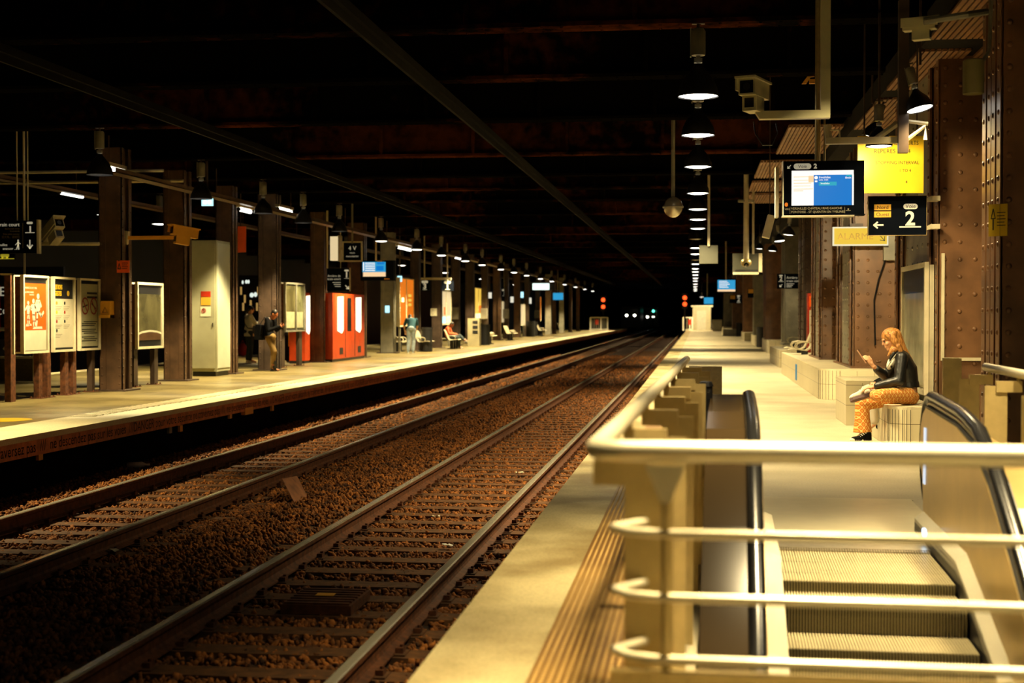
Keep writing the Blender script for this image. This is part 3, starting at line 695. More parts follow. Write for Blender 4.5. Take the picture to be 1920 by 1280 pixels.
for s, nm in ((-1, 'a'), (1, 'b')):
    xi = s*.475; dk = .06 if s > 0 else .115
    k = B(); strip(k, min(xi, xi+s*.03), max(xi, xi+s*.03), lambda y: zl(y)-.25, lambda y: zt(y)-.07, ys); k.build('skirt_panel', M['black'], esc)
    k = B(); xa_ = xi; xb_ = xi+s*dk
    for ya, yb in zip(ys, ys[1:]): k.hexa([E(xa_,yb,zt(yb)-.10),E(xb_,yb,zt(yb)-.10),E(xb_,ya,zt(ya)-.10),E(xa_,ya,zt(ya)-.10),E(xa_,yb,zt(yb)-.045),E(xb_,yb,zt(yb)),E(xb_,ya,zt(ya)),E(xa_,ya,zt(ya)-.045)]); tag(k.build('skirt_strip', mat('pale_skirt_strip', (.88, .82, .64), .28, 0, 0), esc), 'bright strip along the skirt')  # steel strip, its bright sheen put into a pale matte colour
    k = B(); strip(k, min(xi+s*.012, xi+s*dk), max(xi+s*.012, xi+s*dk), lambda y: zl(y)-.25, lambda y: zt(y)-.10, ys); k.build('inner_deck', M['steel'], esc)
    # inner panel with rounded newel
    pan = []
    pan += [(y, rail_z(y)-.10) for y in (-4.9, -3.4, -2.6, -2.1, -1.6, -1.1, -.6, .2, .72)]
    pan += [(.72+.30*math.sin(a)*1.0, .30+(.52-.0)*(math.cos(a)*.5+.5)+.02) for a in [math.radians(q) for q in (30, 60, 90, 120, 150)]]
    pan += [(.84, .17)]+[(y, zt(y)-.02) for y in (.8, .3, -.4, -1.0, -1.8, -2.6, -3.6, -4.9)]
    k = B(); xa = xi+s*dk; k.prism(pan, lambda u, v, w: E(xa+s*w, u, v), 0, .02); k.build('inner_panel', M['gold'], esc)
    # handrail
    hp = [(y, rail_z(y)) for y in (-4.9, -4.2, -3.4, -3.0, -2.6, -2.35, -2.1, -1.85, -1.6, -1.35, -1.1, -.8, -.5, .2, .55, .72)]
    hp += [(.72+.36*math.sin(a), .57+.38*math.cos(a)) for a in [math.radians(q) for q in range(15, 181, 15)]]
    xh = xa+s*.045
    k = B(); k.tube([E(xh, u, v-.02) for u, v in hp], .042, 14, flat=.75); tag(k.build('handrail', M['rubber'], esc, smooth='auto'), 'shiny black rubber handrail')
    k = B(); k.tube([E(xh, u*.995, v-.065) for u, v in hp], .026, 8); k.build('handrail_guide', M['steel'], esc, smooth='auto')
    # outer cladding and sloped decking
    xo0, xo1 = sorted((xa+s*.03, xa+s*.30))
    k = B(); strip(k, xo0, xo1, lambda y: zl(y)-.5, lambda y: max(-1.6, rail_z(y)-(.03 if s < 0 else .22)), [.9, .3, -.5, -1.1, -1.6, -2.1, -2.6, -3.4, -4.9])
    k.build('outer_deck', mat('glossy_dark_deck', (.034, .022, .010), .16, 0, .08, 2, spec=.05) if s < 0 else M['gold'], esc)
    k = B(); xq0, xq1 = sorted((xa+s*.005, xa+s*.115)); strip(k, xq0, xq1, lambda y: rail_z(y)-.13, lambda y: rail_z(y)-.09, [.8, .3, -.5, -1.1, -1.6, -2.1, -2.6, -3.4, -4.9]); k.build('capping', M['black'], esc)
    # newel light and indicator
    k = B(); xin = xi+s*(dk-.005)
    k.hexa([E(xin-s*.002, 0.72, .34), E(xin+s*.01, 0.72, .34), E(xin+s*.01, 0.80, .34), E(xin-s*.002, 0.80, .34), E(xin-s*.002, 0.68, .72), E(xin+s*.01, 0.68, .72), E(xin+s*.01, 0.76, .72), E(xin-s*.002, 0.76, .72)])
    tag(k.build('newel_light', mat('newel_light', (.75, .85, 1.0), .4, 0, 0, emit=.9), esc), 'pale lit strip on the newel')
    if s > 0:
        k = B(); k.prism([(.04*math.cos(q*.5236)*1.0, .03*math.sin(q*.5236)) for q in range(12)], lambda u, v, w: E(xi-w, .25+u*2, .085+v), 0, .012); tag(k.build('call_light', mat('blue_white_light', (.55, .75, 1.0), .4, 0, 0, emit=3), esc), 'small bluish lit oval')
# well walls
b = B()
eb(b, HX0-.12, HX0, HY0-.1, HY1, -2.6, -.001); eb(b, HX1, HX1+.12, HY0-.1, HY1, -2.6, -.001); eb(b, HX0-.1, HX1+.1, HY0-.12, HY0, -2.6, -.001); eb(b, HX0, HX1, HY0, HY1+.1, -2.7, -2.6)
eb(b, HX0, -.60, HY1-.12, HY1, -2.6, -.001); eb(b, .66, HX1, HY1-.12, HY1, -2.6, -.001)
struct('wall_well', b, M['soot_shade'], 'dark lining of the escalator well')
# ================================================================ RAILING ROUND THE WELL
rl = thing('well_railing', 'steel railing with flat posts and three cross bars round the escalator well', 'railing', tuple(E(-1.2, HY0, 0)))
RXL, RXR, RY0, RY1 = -1.13, 1.07, -5.28, 3.2
k = B(); rr = .09
pl = [E(RXL, RY1, 1.10), E(RXL, RY0+rr, 1.10)]+[E(RXL+rr-rr*math.cos(a), RY0+rr-rr*math.sin(a), 1.10) for a in [math.radians(q) for q in (22, 45, 67, 90)]]
pl += [E(RXR-rr, RY0, 1.10)]+[E(RXR-rr+rr*math.sin(a), RY0+rr-rr*math.cos(a), 1.10) for a in [math.radians(q) for q in (22, 45, 67, 90)]]+[E(RXR, 1.6, 1.10)]
pl = [pl[0]]+[pl[0].lerp(pl[1], i/5) for i in range(1, 5)]+pl[1:]
k.tube(pl, .030, 14); k.build('top_rail', M['hand'], rl, smooth='auto')
for z in (.875, .70, .53):
    k = B(); k.tube([E(RXL+.13, RY0+.22, z), E(RXL+.05, RY0+.10, z), E(RXL+.10, RY0+.03, z), E(RXL+.18, RY0, z), E(RXR-.1, RY0, z)], .0135, 10); k.build('cross_bar', M['hand'], rl, smooth='auto')
k = B(); k.hexa([E(RXL+.05,RY0-.02,.40),E(RXR,RY0-.02,.40),E(RXR,RY0+.02,.40),E(RXL+.05,RY0+.02,.40),E(RXL+.05,RY0-.02,.50),E(RXR,RY0-.02,.50),E(RXR,RY0+.02,.50),E(RXL+.05,RY0+.02,.50)])
k.rivets([E(RXL+.1+i*.055, RY0-.02, .475) for i in range(40)], (0,-1,0), .007, .6, 6)
k.build('base_beam', M['steelp'], rl)
def post(x, y, s):
    k = B(); x0, x1 = sorted((x+s*.07, x+s*.21))
    k.hexa([E(x0,y-.008,0),E(x1,y-.008,0),E(x1,y+.008,0),E(x0,y+.008,0),E(x0,y-.008,1.02),E(x1,y-.008,1.02),E(x1,y+.008,1.02),E(x0,y+.008,1.02)])
    x2, x3 = sorted((x-s*.02, x+s*.14)); k.hexa([E(x2,y-.02,.98),E(x3,y-.02,.98),E(x3,y+.03,.98),E(x2,y+.03,.98),E(x2,y-.02,1.05),E(x3,y-.02,1.05),E(x3,y+.03,1.05),E(x2,y+.03,1.05)])
    k.tube([E(x, y, 1.09), E(x, y, 1.03)], .012, 8)
    k.build('post', M['steelp'], rl)
for y in (-5.05, -3.85, -2.75, -1.7, -.65, .4, 1.5, 2.6): post(RXL, y, 1)
for y in (-4.9, -3.6, -2.2, -.8, .4, 1.45): post(RXR, y, -1)
for x in (-.45, .6):
    pass
k = B(); x = RXL+.20   # pointed bracket of the front rail
k.prism([(x-.055, 1.065), (x+.055, 1.065), (x+.012, .965), (x-.012, .965)], lambda u, v, w: E(u, RY0+w, v), -.032, -.02); tag(k.build('bracket', M['paper'], rl), 'pale pointed bracket'); k = B()
k.tube([E(x, RY0, .96), E(x, RY0+.005, .42)], .012, 8); k.build('bracket_rod', M['steelp'], rl)
k = B(); eb(k, RXL+.02, RXL+.30, RY1-.01, RY1+.01, 0, 1.04); tag(k.build('end_panel', M['steel'], rl), 'bright end panel')
# tall steel plate where the right side of the railing ends
t = thing('steel_plate', 'flat steel plate standing at the end of the railing beside the bench', 'panel', tuple(E(1.0, 3.0, 0)))
pc = AX(1755, 680, 2.25)
B().box(2.02, 2.17, 12.3, 12.34, 0, 1.12).build('plate', M['steelp'], t)
B().box(1.99, 2.20, 12.26, 12.38, 0, .02).build('foot', M['steelp'], t)
# black post between railing and escalator
t = thing('bollard', 'slim black post between the railing and the escalator newel', 'post', tuple(E(-.92, -.2, 0)))
B().cyl(E(-.92, .5, 0), E(-.92, .5, 1.0), .045, n=14).build('shaft', M['rubber'], t, smooth='auto'); B().cyl(E(-.92, .5, 1.0), E(-.92, .5, 1.03), .052, .04, 14).build('cap', M['rubber'], t)
# ================================================================ PENDANT LAMPS
def lamp_proto(name, label, group, on, power, color, half=61, dia=.45, blend=.85, rec=0):
    t = thing(name, label, 'lamp', (0,0,0), group); r = dia/2     # origin at the rim
    b = B(); b.lathe([(r, 0), (r*1.0, .02), (r*.93, .10), (r*.72, .20), (r*.42, .28), (r*.26, .33), (.04, .36)], (0,0,0), 24)
    b.lathe([(r*.97, .004), (r*.90, .10), (r*.69, .195), (r*.40, .27), (.04, .34)], (0,0,0), 24)
    b.build('shade', M['black'], t, smooth='auto')
    b = B(); k_ = .94 if not rec else .80; b.lathe([(.001, -.018), (r*.5, -.012), (r*k_, .012), (r*k_, .03)], (0,0,rec), 24)
    b.build('lens', M['lens' if on else 'lensoff'], t, smooth='auto')
    b = B(); b.cyl((0,0,.34), (0,0,.46), .025, n=8); b.obox((0,0,.40), (.09, .05, .05)); b.build('swivel', M['grey'], t)
    b = B(); b.lathe([(.0, .45), (.075, .455), (.08, .48), (.08, .72), (.06, .75), (0, .755)], (0,0,0), 16); b.box(-.09, -.075, -.02, .02, .44, .76); b.build('gear_housing', M['grey'], t, smooth='auto')
    b = B(); b.cyl((0,0,.75), (0,0,.82), .018, n=8); b.box(-.07, .07, -.03, .03, .80, .82); b.build('hook', M['darkcol'], t)
    if on: spot('lamp_light', t, (0,0,-.03), power, half, blend, color, .18)
    return t
words = ['first', 'second', 'third', 'fourth', 'fifth', 'sixth', 'seventh', 'eighth', 'ninth', 'tenth', 'eleventh', 'twelfth', 'thirteenth', 'fourteenth', 'fifteenth', 'sixteenth', 'seventeenth', 'eighteenth', 'nineteenth', 'twentieth', 'twenty-first', 'twenty-second', 'twenty-third']
GRP = 'black bell pendant lamps in a row over the near platform edge'
on = lamp_proto('pendant_lamp', 'x', GRP, True, PW_ROW, WARM); off = None
for i, y in enumerate(LY):
    lit = y not in (45.9, 63)
    lb = ('lit' if lit else 'unlit')+' black bell pendant over the platform edge, %s from the front of the row' % words[i]
    x = .0 if y < 45 else -.0016*y
    z = 3.89
    if lit:
        if i == 0: on.location = (x, y, z); on['label'] = lb
        else: dup(on, (x, y, z), None, lb)
    elif off is None:
        off = lamp_proto('pendant_lamp', lb, GRP, False, 0, WARM); off.location = (x, y, z)
    else: dup(off, (x, y, z), None, lb)
# far platform: a row along the edge and a row further in
GL = 'black bell pendant lamps over the platform across the tracks'
lon = lamp_proto('pendant_lamp', 'x', GL, True, PW_LEFT, WARM_L, 52, .45, .4, .09); used = False
for i, y in enumerate([23.7, 28.8, 33.1, 36.6, 40.4, 45.9, 51.9, 57, 63, 68, 74.6, 80, 86, 93.7, 101, 111, 121, 131, 141]):
    lb = 'black bell pendant over the far platform edge, %s of its row from the poster boards' % words[i]
    if not used: lon.location = (-10.2, y, 3.89); lon['label'] = lb; used = True; dup(lon, (-10.2, 16.1, 3.89), None, 'black bell pendant over the far platform edge, beside the train court sign')
    elif y < 43: dup(lon, (-10.2, y, 3.89), None, lb)
    elif y < 46: lfar = lamp_proto('pendant_lamp', lb, GL, True, 5000, WARM_L, 58, .45, .5); lfar.location = (-10.2, y, 3.89)
    else: dup(lfar, (-10.2, y, 3.89), None, lb)
for i, y in enumerate([33.1, 36.6, 45.9, 57, 68, 80, 93.7, 111]):
    if i == 0: lin = lamp_proto('pendant_lamp', 'x', GL, True, 2200, WARM_L, 52, .45, .4); lin['label'] = 'black bell pendant of the inner row across the tracks, first from the front'; lin.location = (-14.1, y, 3.89); continue
    dup(lin, (-14.1, y, 3.89), None, 'black bell pendant of the inner row across the tracks, %s from the front' % words[i])
# lamps over the escalator, above the frame
el = lamp_proto('pendant_lamp', 'pendant lamp hanging over the escalator, above the front railing', 'pendant lamps over the escalator', True, PW_ESC, WARM, 38, .45, .6)
el.location = (.2, 4.4, 3.89)
dup(el, (2.2, 8.3, 3.89), None, 'pendant lamp hanging over the escalator landing')
nl = lamp_proto('pendant_lamp', 'pendant lamp over the platform edge just above the frame', 'pendant lamps over the escalator', True, 2300, WARM, 46, .45, 1.0); nl.location = (.5, 8.3, 3.89)  # added as fill for the dark stretch of platform edge
dup(el, (1.7, 4.4, 3.89), None, 'pendant lamp hanging over the lower end of the escalator'); dup(el, (1.0, .3, 3.89), None, 'pendant lamp hanging just behind the viewer, over the platform')
# ---- tilted floodlights along the near columns
def flood(px, py, y, label, dia=.32, tilt=0.1, pw=350, aim=(0,0,-1)):
    q = AY(px, py, y); t = lamp_proto('floodlight', label, 'floodlights along the near columns', True, pw, WARM, 70, dia/.6, .4)
    t.location = q; t.rotation_euler = (tilt*.6, tilt, 0); t.scale = (.6,)*3
    Ri = t.rotation_euler.to_matrix().inverted(); k = B(); k.cyl(Ri@Vector((0,0,.75)), Ri@Vector((0,0,(6.01-q.z)/.6)), .022, n=8); k.v = [tuple(q+Vector(v)) for v in k.v]; ORG[t.name] = q; k.build('stem', M['darkcol'], t); return t
flood(1725, 205, 15.1, 'lit black floodlight hanging in front of the timber soffit by the columns', .27, -.22)
t = flood(1648, 275, 15.78, 'lit lamp hanging in front of the yellow notice board', .28, 0, 0); spot('lamp_light', t, (0, 0, -.04), 170, 66, .4, WARM, .08, (.12, .75, -.75))
t = flood(1635, 256, 20.2, 'small tilted floodlight beside the yellow notice board, aimed along the columns', .28, .3, 0)
spot('lamp_light', t, (0, .1, -.05), 3000, 25, .5, WARM, .12, t.rotation_euler.to_matrix().inverted()@Vector((.127, .92, -.37)))
flood(1478, 440, 36, 'lit floodlight below the departures screen, nearer of the pair', .34, .1)
t = flood(1316, 557, 142, 'distant floodlight lighting the front of the pale cabin', .5, 0, 0); spot('lamp_light', t, (0, .2, -.1), 1500, 60, .5, WARM, .2, (0, .6, -.7))  # this lamp is added to brighten the cabin front
flood(1462, 452, 41, 'small lit floodlight just right of the tilted cream box loudspeaker', .3, -.1, 200)
flood(1424, 466, 55, 'tiny lit floodlight left of the grey screen back', .34, .1, 200)
flood(1448, 470, 47, 'small lit floodlight beyond the departures screen', .34, .1)
t = lamp_proto('floodlight', 'lit floodlight above the frame, aimed along the near columns', 'floodlights along the near columns', False, 0, WARM, 50, .34)
t.location = (.5, 9.8, 4.2); fd = Vector((.215, .90, -.42)); t.rotation_euler = fd.to_track_quat('-Z', 'Y').to_euler(); spot('lamp_light', t, (0,0,-.05), 1100, 15, .3, WARM, .14)  # added lamp, cone narrowed to light one column face and miss its neighbour
# ---- fluorescent tubes across the tracks
def tubelight(p0, p1, label, power=60):
    p0 = Vector(p0); p1 = Vector(p1); t = thing('fluorescent_light', label, 'light', tuple((p0+p1)/2), 'fluorescent battens across the tracks')
    B().cyl(p0, p1, .045, n=10).build('tube', M['tubeon'], t, smooth='auto')
    d = (p1-p0).normalized(); b = B(); b.obox((p0+p1)/2+Vector((0,0,.085)), (.12, (p1-p0).length+.1, .07)); b.build('housing', M['cream'], t)
    for q in (p0, p1): B().cyl(q-d*.03, q+d*.0, .05, n=10).build('end_cap', M['black'], t)
    return t
p = AX(190, 313, -10.9); q = AX(231, 325, -10.9); tubelight(p, (p.x, q.y, p.z), 'bright fluorescent tube above the first column across the tracks')
p = AX(112, 360, -14); q = AX(155, 372, -14); tubelight(p, (p.x, q.y, p.z), 'bright fluorescent tube above the train court sign')
p = AX(521, 391, -10.9); q = AX(546, 402, -10.9); tubelight(p, (p.x, q.y, p.z), 'bright fluorescent tube over the standing man')
p = AX(448, 392, -10.9); q = AX(470, 398, -10.9); tubelight(p, (p.x, q.y, p.z), 'short fluorescent tube between the cabinet and the standing man')
p = AX(745, 463, -10.9); q = AX(770, 470, -10.9); tubelight(p, (p.x, q.y, p.z), 'small fluorescent tube above the grey lit column')
p = AX(852, 482, -10.9); q = AX(872, 488, -10.9); tubelight(p, (p.x, q.y, p.z), 'distant fluorescent tube above the lit posters')
# cable trays
for (x, z, y0, y1, lb) in ((-10.8, 4.12, 25.5, 140, 'long cable tray over the columns across the tracks'), (-13.9, 4.2, 25, 120, 'second cable tray above the far side of the platform')):
    b = B(); b.box(x-.14, x+.14, y0, y1, z, z+.02); b.box(x-.14, x-.125, y0, y1, z, z+.09); b.box(x+.125, x+.14, y0, y1, z, z+.09)
    y = y0
    while y < y1: b.cyl((x, y, z), (x, y, 4.8), .012, n=6); y += 6
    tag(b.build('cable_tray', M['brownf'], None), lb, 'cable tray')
for (y, z) in ((27.2, 4.32), (28.3, 4.22)):
    tag(B().cyl((-19, y, z), (-10.4, y, z), .03, n=8).build('ceiling_tube', M['cream'], None), 'horizontal pale tube above the first column across the tracks, %s of two' % ('upper' if z > 4.3 else 'lower'), 'pipe')
# ================================================================ SIGNS AND SCREENS, NEAR PLATFORM
def arrow(P, b, u, v, L, ang, wd, t0, t1):      # arrow centred at u,v pointing along ang (degrees in the board plane)
    a = math.radians(ang); d = Vector((math.cos(a), math.sin(a)))
    c = Vector((u*P.w, v*P.h)); s = c-d*L/2; e = c+d*L/2
    def seg(p, q): P.stroke(b, [(p.x/P.w, p.y/P.h), (q.x/P.w, q.y/P.h)], wd, t0, t1)
    seg(s, e)
    for k in (140, -140):
        r = math.radians(ang+k); seg(e, e+Vector((math.cos(r), math.sin(r)))*L*.5)
def board(P, b, th=.06): P.rect(b, 0, 1, 0, 1, -th, 0); return b
# departures screen
a = AY(1469, 402, 15.6); w = (AY(1620, 402, 15.6)-a).x
P = Panel(a, (1, 0.0, 0), w, .565)
t = thing('departures_screen', 'large departures screen with blue display and Voie 2 header, hanging over the platform', 'screen', tuple(P.p(.5, 0)))
bd = B(); board(P, bd, .16); P.rect(bd, -.015, 1.015, -.02, 0, -.17, .01); bd.build('housing', M['navy'], t)
g = B(); P.rect(g, -.012, 0, -.02, 1.01, -.17, .012); P.rect(g, -.02, .88, -.045, -.02, -.17, .014); g.build('frame', M['steel'], t)
g = B(); P.rect(g, -.10, -.06, -.05, .90, -.20, .0); tag(g.build('side_fin', M['cream'], t), 'pale upright fin')
d = B(); P.rect(d, .375, .845, .165, .79, .002, .005); d.build('display', M['scrblue'], t)
d = B(); P.rect(d, .10, .375, .165, .79, .002, .006); P.rect(d, .375, .87, .735, .82, .002, .006); P.rect(d, .10, .375, .79, .82, .002, .006); P.rect(d, .85, .872, .165, .74, .002, .006); tag(d.build('list_panel', M['scrwhite'], t), 'white list area of the display')
d = B()
for k, vv in enumerate((.70, .64, .585, .53, .475, .44)): P.rect(d, .125, .125+(.20, .24, .22, .21, .24, .12)[k], vv-.006, vv+.006, .006, .008)
P.rect(d, .31, .375, .60, .72, .006, .0075); tag(d.build('list_lines', M['scrpeach'], t), 'peach lines')
d = B(); P.rect(d, .44, .66, .535, .605, .005, .007); P.rect(d, .78, .845, .70, .73, .005, .007); d.build('train_lines', mat('screen_teal', (.02, .42, .58), .3, 0, 0, emit=.9), t)
d = B(); P.disc(d, .405, .685, .018, .005, .008); P.rect(d, .39, .42, .60, .63, .005, .008)
P.text(d, 'Invalides', .045, .44, .67, .006); P.text(d, 'Lots. train', .03, .44, .63, .006); d.build('destination_name', M['scrwhite'], t)
d = B(); P.text(d, 'Invalides', .035, .46, .56, .008); d.build('next_stop', M['scrwhite'], t)
d = B(); P.text(d, '8min', .04, .765, .66, .006); d.build('waiting_time', M['scrwhite'], t)
d = B(); arrow(P, d, .07, .895, .045, 225, .008, .002, .004)
d.build('arrow', M['lettering'], t); d = B(); P.text(d, '2', .085, .375, .862, .002, bold=.003); d.build('track_number', M['lettering'], t)
d = B(); P.pill(d, .235, .90, .185, .062, .001, .003); po = tag(d.build('pill', M['lettering'], t), 'cream Voie pill')
d = B(); P.text(d, 'Voie', .062, .235, .872, .004, 'CENTER'); d.build('pill_text', M['ink'], po)
d = B(); P.text(d, 'VERSAILLES CHÂTEAU RIVE GAUCHE', .042, .095, .09, .002, sx=.98); P.text(d, 'PONTOISE - ST QUENTIN EN YVELINES', .042, .095, .025, .002, sx=.98)
P.rect(d, .08, .083, .01, .13, .001, .003); P.rect(d, .76, .763, .01, .13, .001, .003); P.text(d, 'VERS', .03, .015, .085, .002); P.rect(d, .775, .835, .06, .068, .001, .003); P.disc(d, .805, .09, .008, .001, .003)
d.build('destination_text', mat('dim_cream_lettering', (.45, .42, .30), .5, 0, 0), t)
d = B(); P.disc(d, .035, .185, .022, .002, .006, 12, .8); tag(d.build('orange_lamp', M['posteror'], t), 'orange oval lamp')
k = B()
for px_, rr in ((1533, .03), (1546, .012)):
    q = AY(px_, 300, 15.7); k.cyl((q.x, q.y, 3.1), (q.x, q.y, 6.02), rr, n=12)
k.build('hanger', M['steelp'], t, smooth='auto')
# sign 2
a = AY(1628, 441, 16.85); w = (AY(1737, 441, 16.85)-a).x; h = AY(1628, 368, 16.85).z-a.z
P = Panel(a, (1,0,0), w, h); t = thing('track_sign', 'dark platform sign reading Nord Ouest and Voie 2 with an arrow', 'sign', tuple(P.p(.5, 0)))
bd = B(); board(P, bd, .05); bd.build('board', M['navy'], t)
d = B(); P.frame(d, .004, -.05, .002); d.build('rim', M['steelp'], t)
plm = mat('lit_ocher_print', (.72, .36, .03), .5, 0, 0, emit=.3)
for nm_, v0_ in (('Nord', .64), ('Ouest', .46)):
    d = B(); P.rect(d, .10, .39, v0_, v0_+.15, .001, .004); po = tag(d.build('direction_plate', plm, t), 'ochre plate reading '+nm_)
    d = B(); P.text(d, nm_, .095, .245, v0_+.03, .0045, 'CENTER'); d.build('lettering', M['ink'], po)
d = B(); P.pill(d, .725, .73, .16, .062, .001, .004); po = d.build('pill', M['lettering'], t); d = B(); P.text(d, 'Voie', .10, .725, .69, .0045, 'CENTER'); d.build('lettering', M['ink'], po)
d = B(); P.text(d, '2', .36, .72, .255, .001, 'CENTER', bold=.006); d.build('track_number', M['lettering'], t); d = B(); P.rect(d, .535, .905, .19, .225, .001, .004); d.build('underline', M['lettering'], t)
d = B(); arrow(P, d, .175, .26, .10, 180, .018, .001, .004); d.build('arrow', M['lettering'], t)
k = B()
for zz in (.86, .14): k.hexa([P.p(.99,zz-.03,0),P.p(1.10,zz+.03,-.02),P.p(1.10,zz+.03,-.16),P.p(.99,zz-.03,-.06),P.p(.99,zz+.07,0),P.p(1.10,zz+.15,-.02),P.p(1.10,zz+.15,-.16),P.p(.99,zz+.07,-.06)])
for zz in (.86, .14): P.rect(k, 1.08, 1.24, zz+.02, zz+.14, -.22, -.02)
k.build('bracket', M['cream'], t)
# yellow notice
a = AY(1608, 362, 16.5); w = (AY(1734, 362, 16.5)-a).x; h = AY(1608, 255, 16.5).z-a.z
P = Panel(a, (1, .10, 0), w, h); t = thing('notice_board', 'large yellow notice board about short trains hanging behind the departures screen', 'sign', tuple(P.p(.5, 0)))
bd = B(); board(P, bd, .02); bd.build('board', M['yellow'], t)
for tx, hh, u, v, sx in (('ARRET TRAINS COURTS', .075, .52, .84, .82), ('REPERES 1 A 4', .075, .52, .70, 1), ('STOPPING INTERVAL', .058, .60, .505, 1), ('1 TO 4', .05, .72, .37, 1), ('4', .05, .74, .17, 1)):
    d = B(); P.text(d, tx, hh, u, v, .001, 'CENTER', sx=sx); d.build('text_line', M['ink'], t)
d = B()
for u in (.1, .9): a = P.p(u, 1, -.01); d.cyl(a, (a.x, a.y, 6.02), .010, n=8)
d.build('hanger', M['darkcol'], t)
# alarm sign
a = AY(1564, 458, 25.9); w = (AY(1663, 458, 25.9)-a).x; h = AY(1564, 428, 25.9).z-a.z
P = Panel(a, (1,0,0), w, h); t = thing('alarm_sign', 'yellow ALARME sign with white border on the brown column', 'sign', tuple(P.p(.5, 0)))
bd = B(); board(P, bd, .05); bd.build('board', M['alarmye'], t); d = B(); P.frame(d, .025, -.05, .012); d.build('border', M['alarmwh'], t)
d = B(); P.text(d, 'ALARME', .42, .06, .30, .001, sx=1.02); d.build('lettering', mat('faded_ochre_lettering', (.40, .23, .01), .5, 0, 0), t); d = B(); arrow(P, d, .90, .42, .16, -50, .012, .001, .003); d.build('arrow', M['ink'] if 1 else mat('faded_ochre_lettering', (.40, .23, .01), .5, 0, 0), t)
d = B(); P.rect(d, .30, .55, 1.05, 1.3, -.3, -.0); d.build('bracket', M['darkcol'], t)
# yellow warning plate on the column edge
q = AX(1826, 458, 2.69); e = AX(1853, 412, 2.69)
P = Panel((2.62, 13.55, q.z+.02), (1,-.55,0), .17, .29); t = thing('warning_plate', 'small tilted yellow warning plate on the edge of the dark column', 'sign', tuple(P.p(.5,0)))
bd = B(); board(P, bd, .008); bd.build('plate', M['yellow'], t)
d = B(); P.stroke(d, [(.14,.55),(.25,.85),(.36,.55),(.14,.55)], .008, .001, .002); P.stroke(d, [(.25,.52),(.25,.2)], .012, .001, .002)
for k in range(5): P.rect(d, .45, .9-.05*(k % 2), .72-k*.1, .745-k*.1, .001, .002)
d.build('symbols', M['ink'], t)
# ---- CCTV on the bent duct
YC = 14.0
t = thing('duct_arm', 'cream square duct dropping from the ceiling and bending to the surveillance camera', 'duct', tuple(AY(1548, 225, YC)))
zt = AY(1548, 222, YC).z; zb = AY(1548, 207, YC).z; xa = AY(1424, 214, YC).x; xb = AY(1556, 214, YC).x; xd = AY(1538, 214, YC).x
B().box(xd, xb, YC-.05, YC+.05, zt, 5.6).build('drop', M['duct'], t)
k = B(); k.prism([(xa-.05, zb), (xd, zb), (xd, zt), (xa, zt)], lambda u, v, w: (u, w, v), YC-.05, YC+.05); k.build('arm', M['duct'], t)
B().cyl((xa+.25, YC-.055, (zt+zb)/2), (xa+.25, YC-.05, (zt+zb)/2), .022, n=14).build('screw_cap', M['duct'], t)
def cctv(c, label, yaw=0, s=1.0, m='cream', pitch=0):
    t = thing('surveillance_camera', label, 'camera', tuple(c), None)
    R = Euler((pitch, 0, yaw)).to_matrix(); c = Vector(c)
    def bx(x0,x1,y0,y1,z0,z1,name,mm):
        k = B(); k.hexa([c+R@Vector((x*s,y*s,z*s)) for x,y,z in ((x0,y0,z0),(x1,y0,z0),(x1,y1,z0),(x0,y1,z0),(x0,y0,z1),(x1,y0,z1),(x1,y1,z1),(x0,y1,z1))]); return k.build(name, M[mm], t)
    bx(-.08,.08,-.2,.25,0,.15,'housing',m); bx(-.10,.10,-.26,.27,.15,.17,'sun_shield',m); bx(-.10,-.085,-.24,.27,.04,.15,'shield_side',m)
    bx(-.065,.065,-.205,-.2,.015,.135,'window','glass')
    k = B(); k.cyl(c+R@Vector((0,-.208*s,.075*s)), c+R@Vector((0,-.203*s,.075*s)), .035*s, n=14); k.build('lens', M['black'], t)
    bx(-.07,.07,-.12,.12,-.14,0,'bracket',m); bx(-.045,.045,-.13,.13,-.11,-.02,'bracket_gap','black')
    return t
q = AY(1412, 184, YC); cctv((q.x, YC-.05, q.z), 'cream surveillance camera on the end of the bent cream duct', -.35, 1.0, 'duct')
q = AY(1728, 52, 12.5); cctv((q.x, 12.5, q.z-.02), 'cream surveillance camera with conduit near the top right soffit', 1.2, .6, 'duct')
tag(B().tube([AY(1732, 40, 12.4), AY(1812, 28, 12.4), AY(1850, 22, 12.6)], .03, 8).build('conduit', M['grey'], None), 'perforated grey conduit leading from the top camera to the soffit', 'conduit')
c = B(); q0 = AY(1412, 230, YC); c.tube([AY(1413, 228, YC), AY(1416, 250, YC), AY(1430, 272, YC), AY(1448, 272, YC), AY(1458, 250, YC), AY(1455, 230, YC)], .006, 6); tag(c.build('cable_loop', M['rubber'], None), 'thin black cable loop hanging below the cream duct', 'cable')
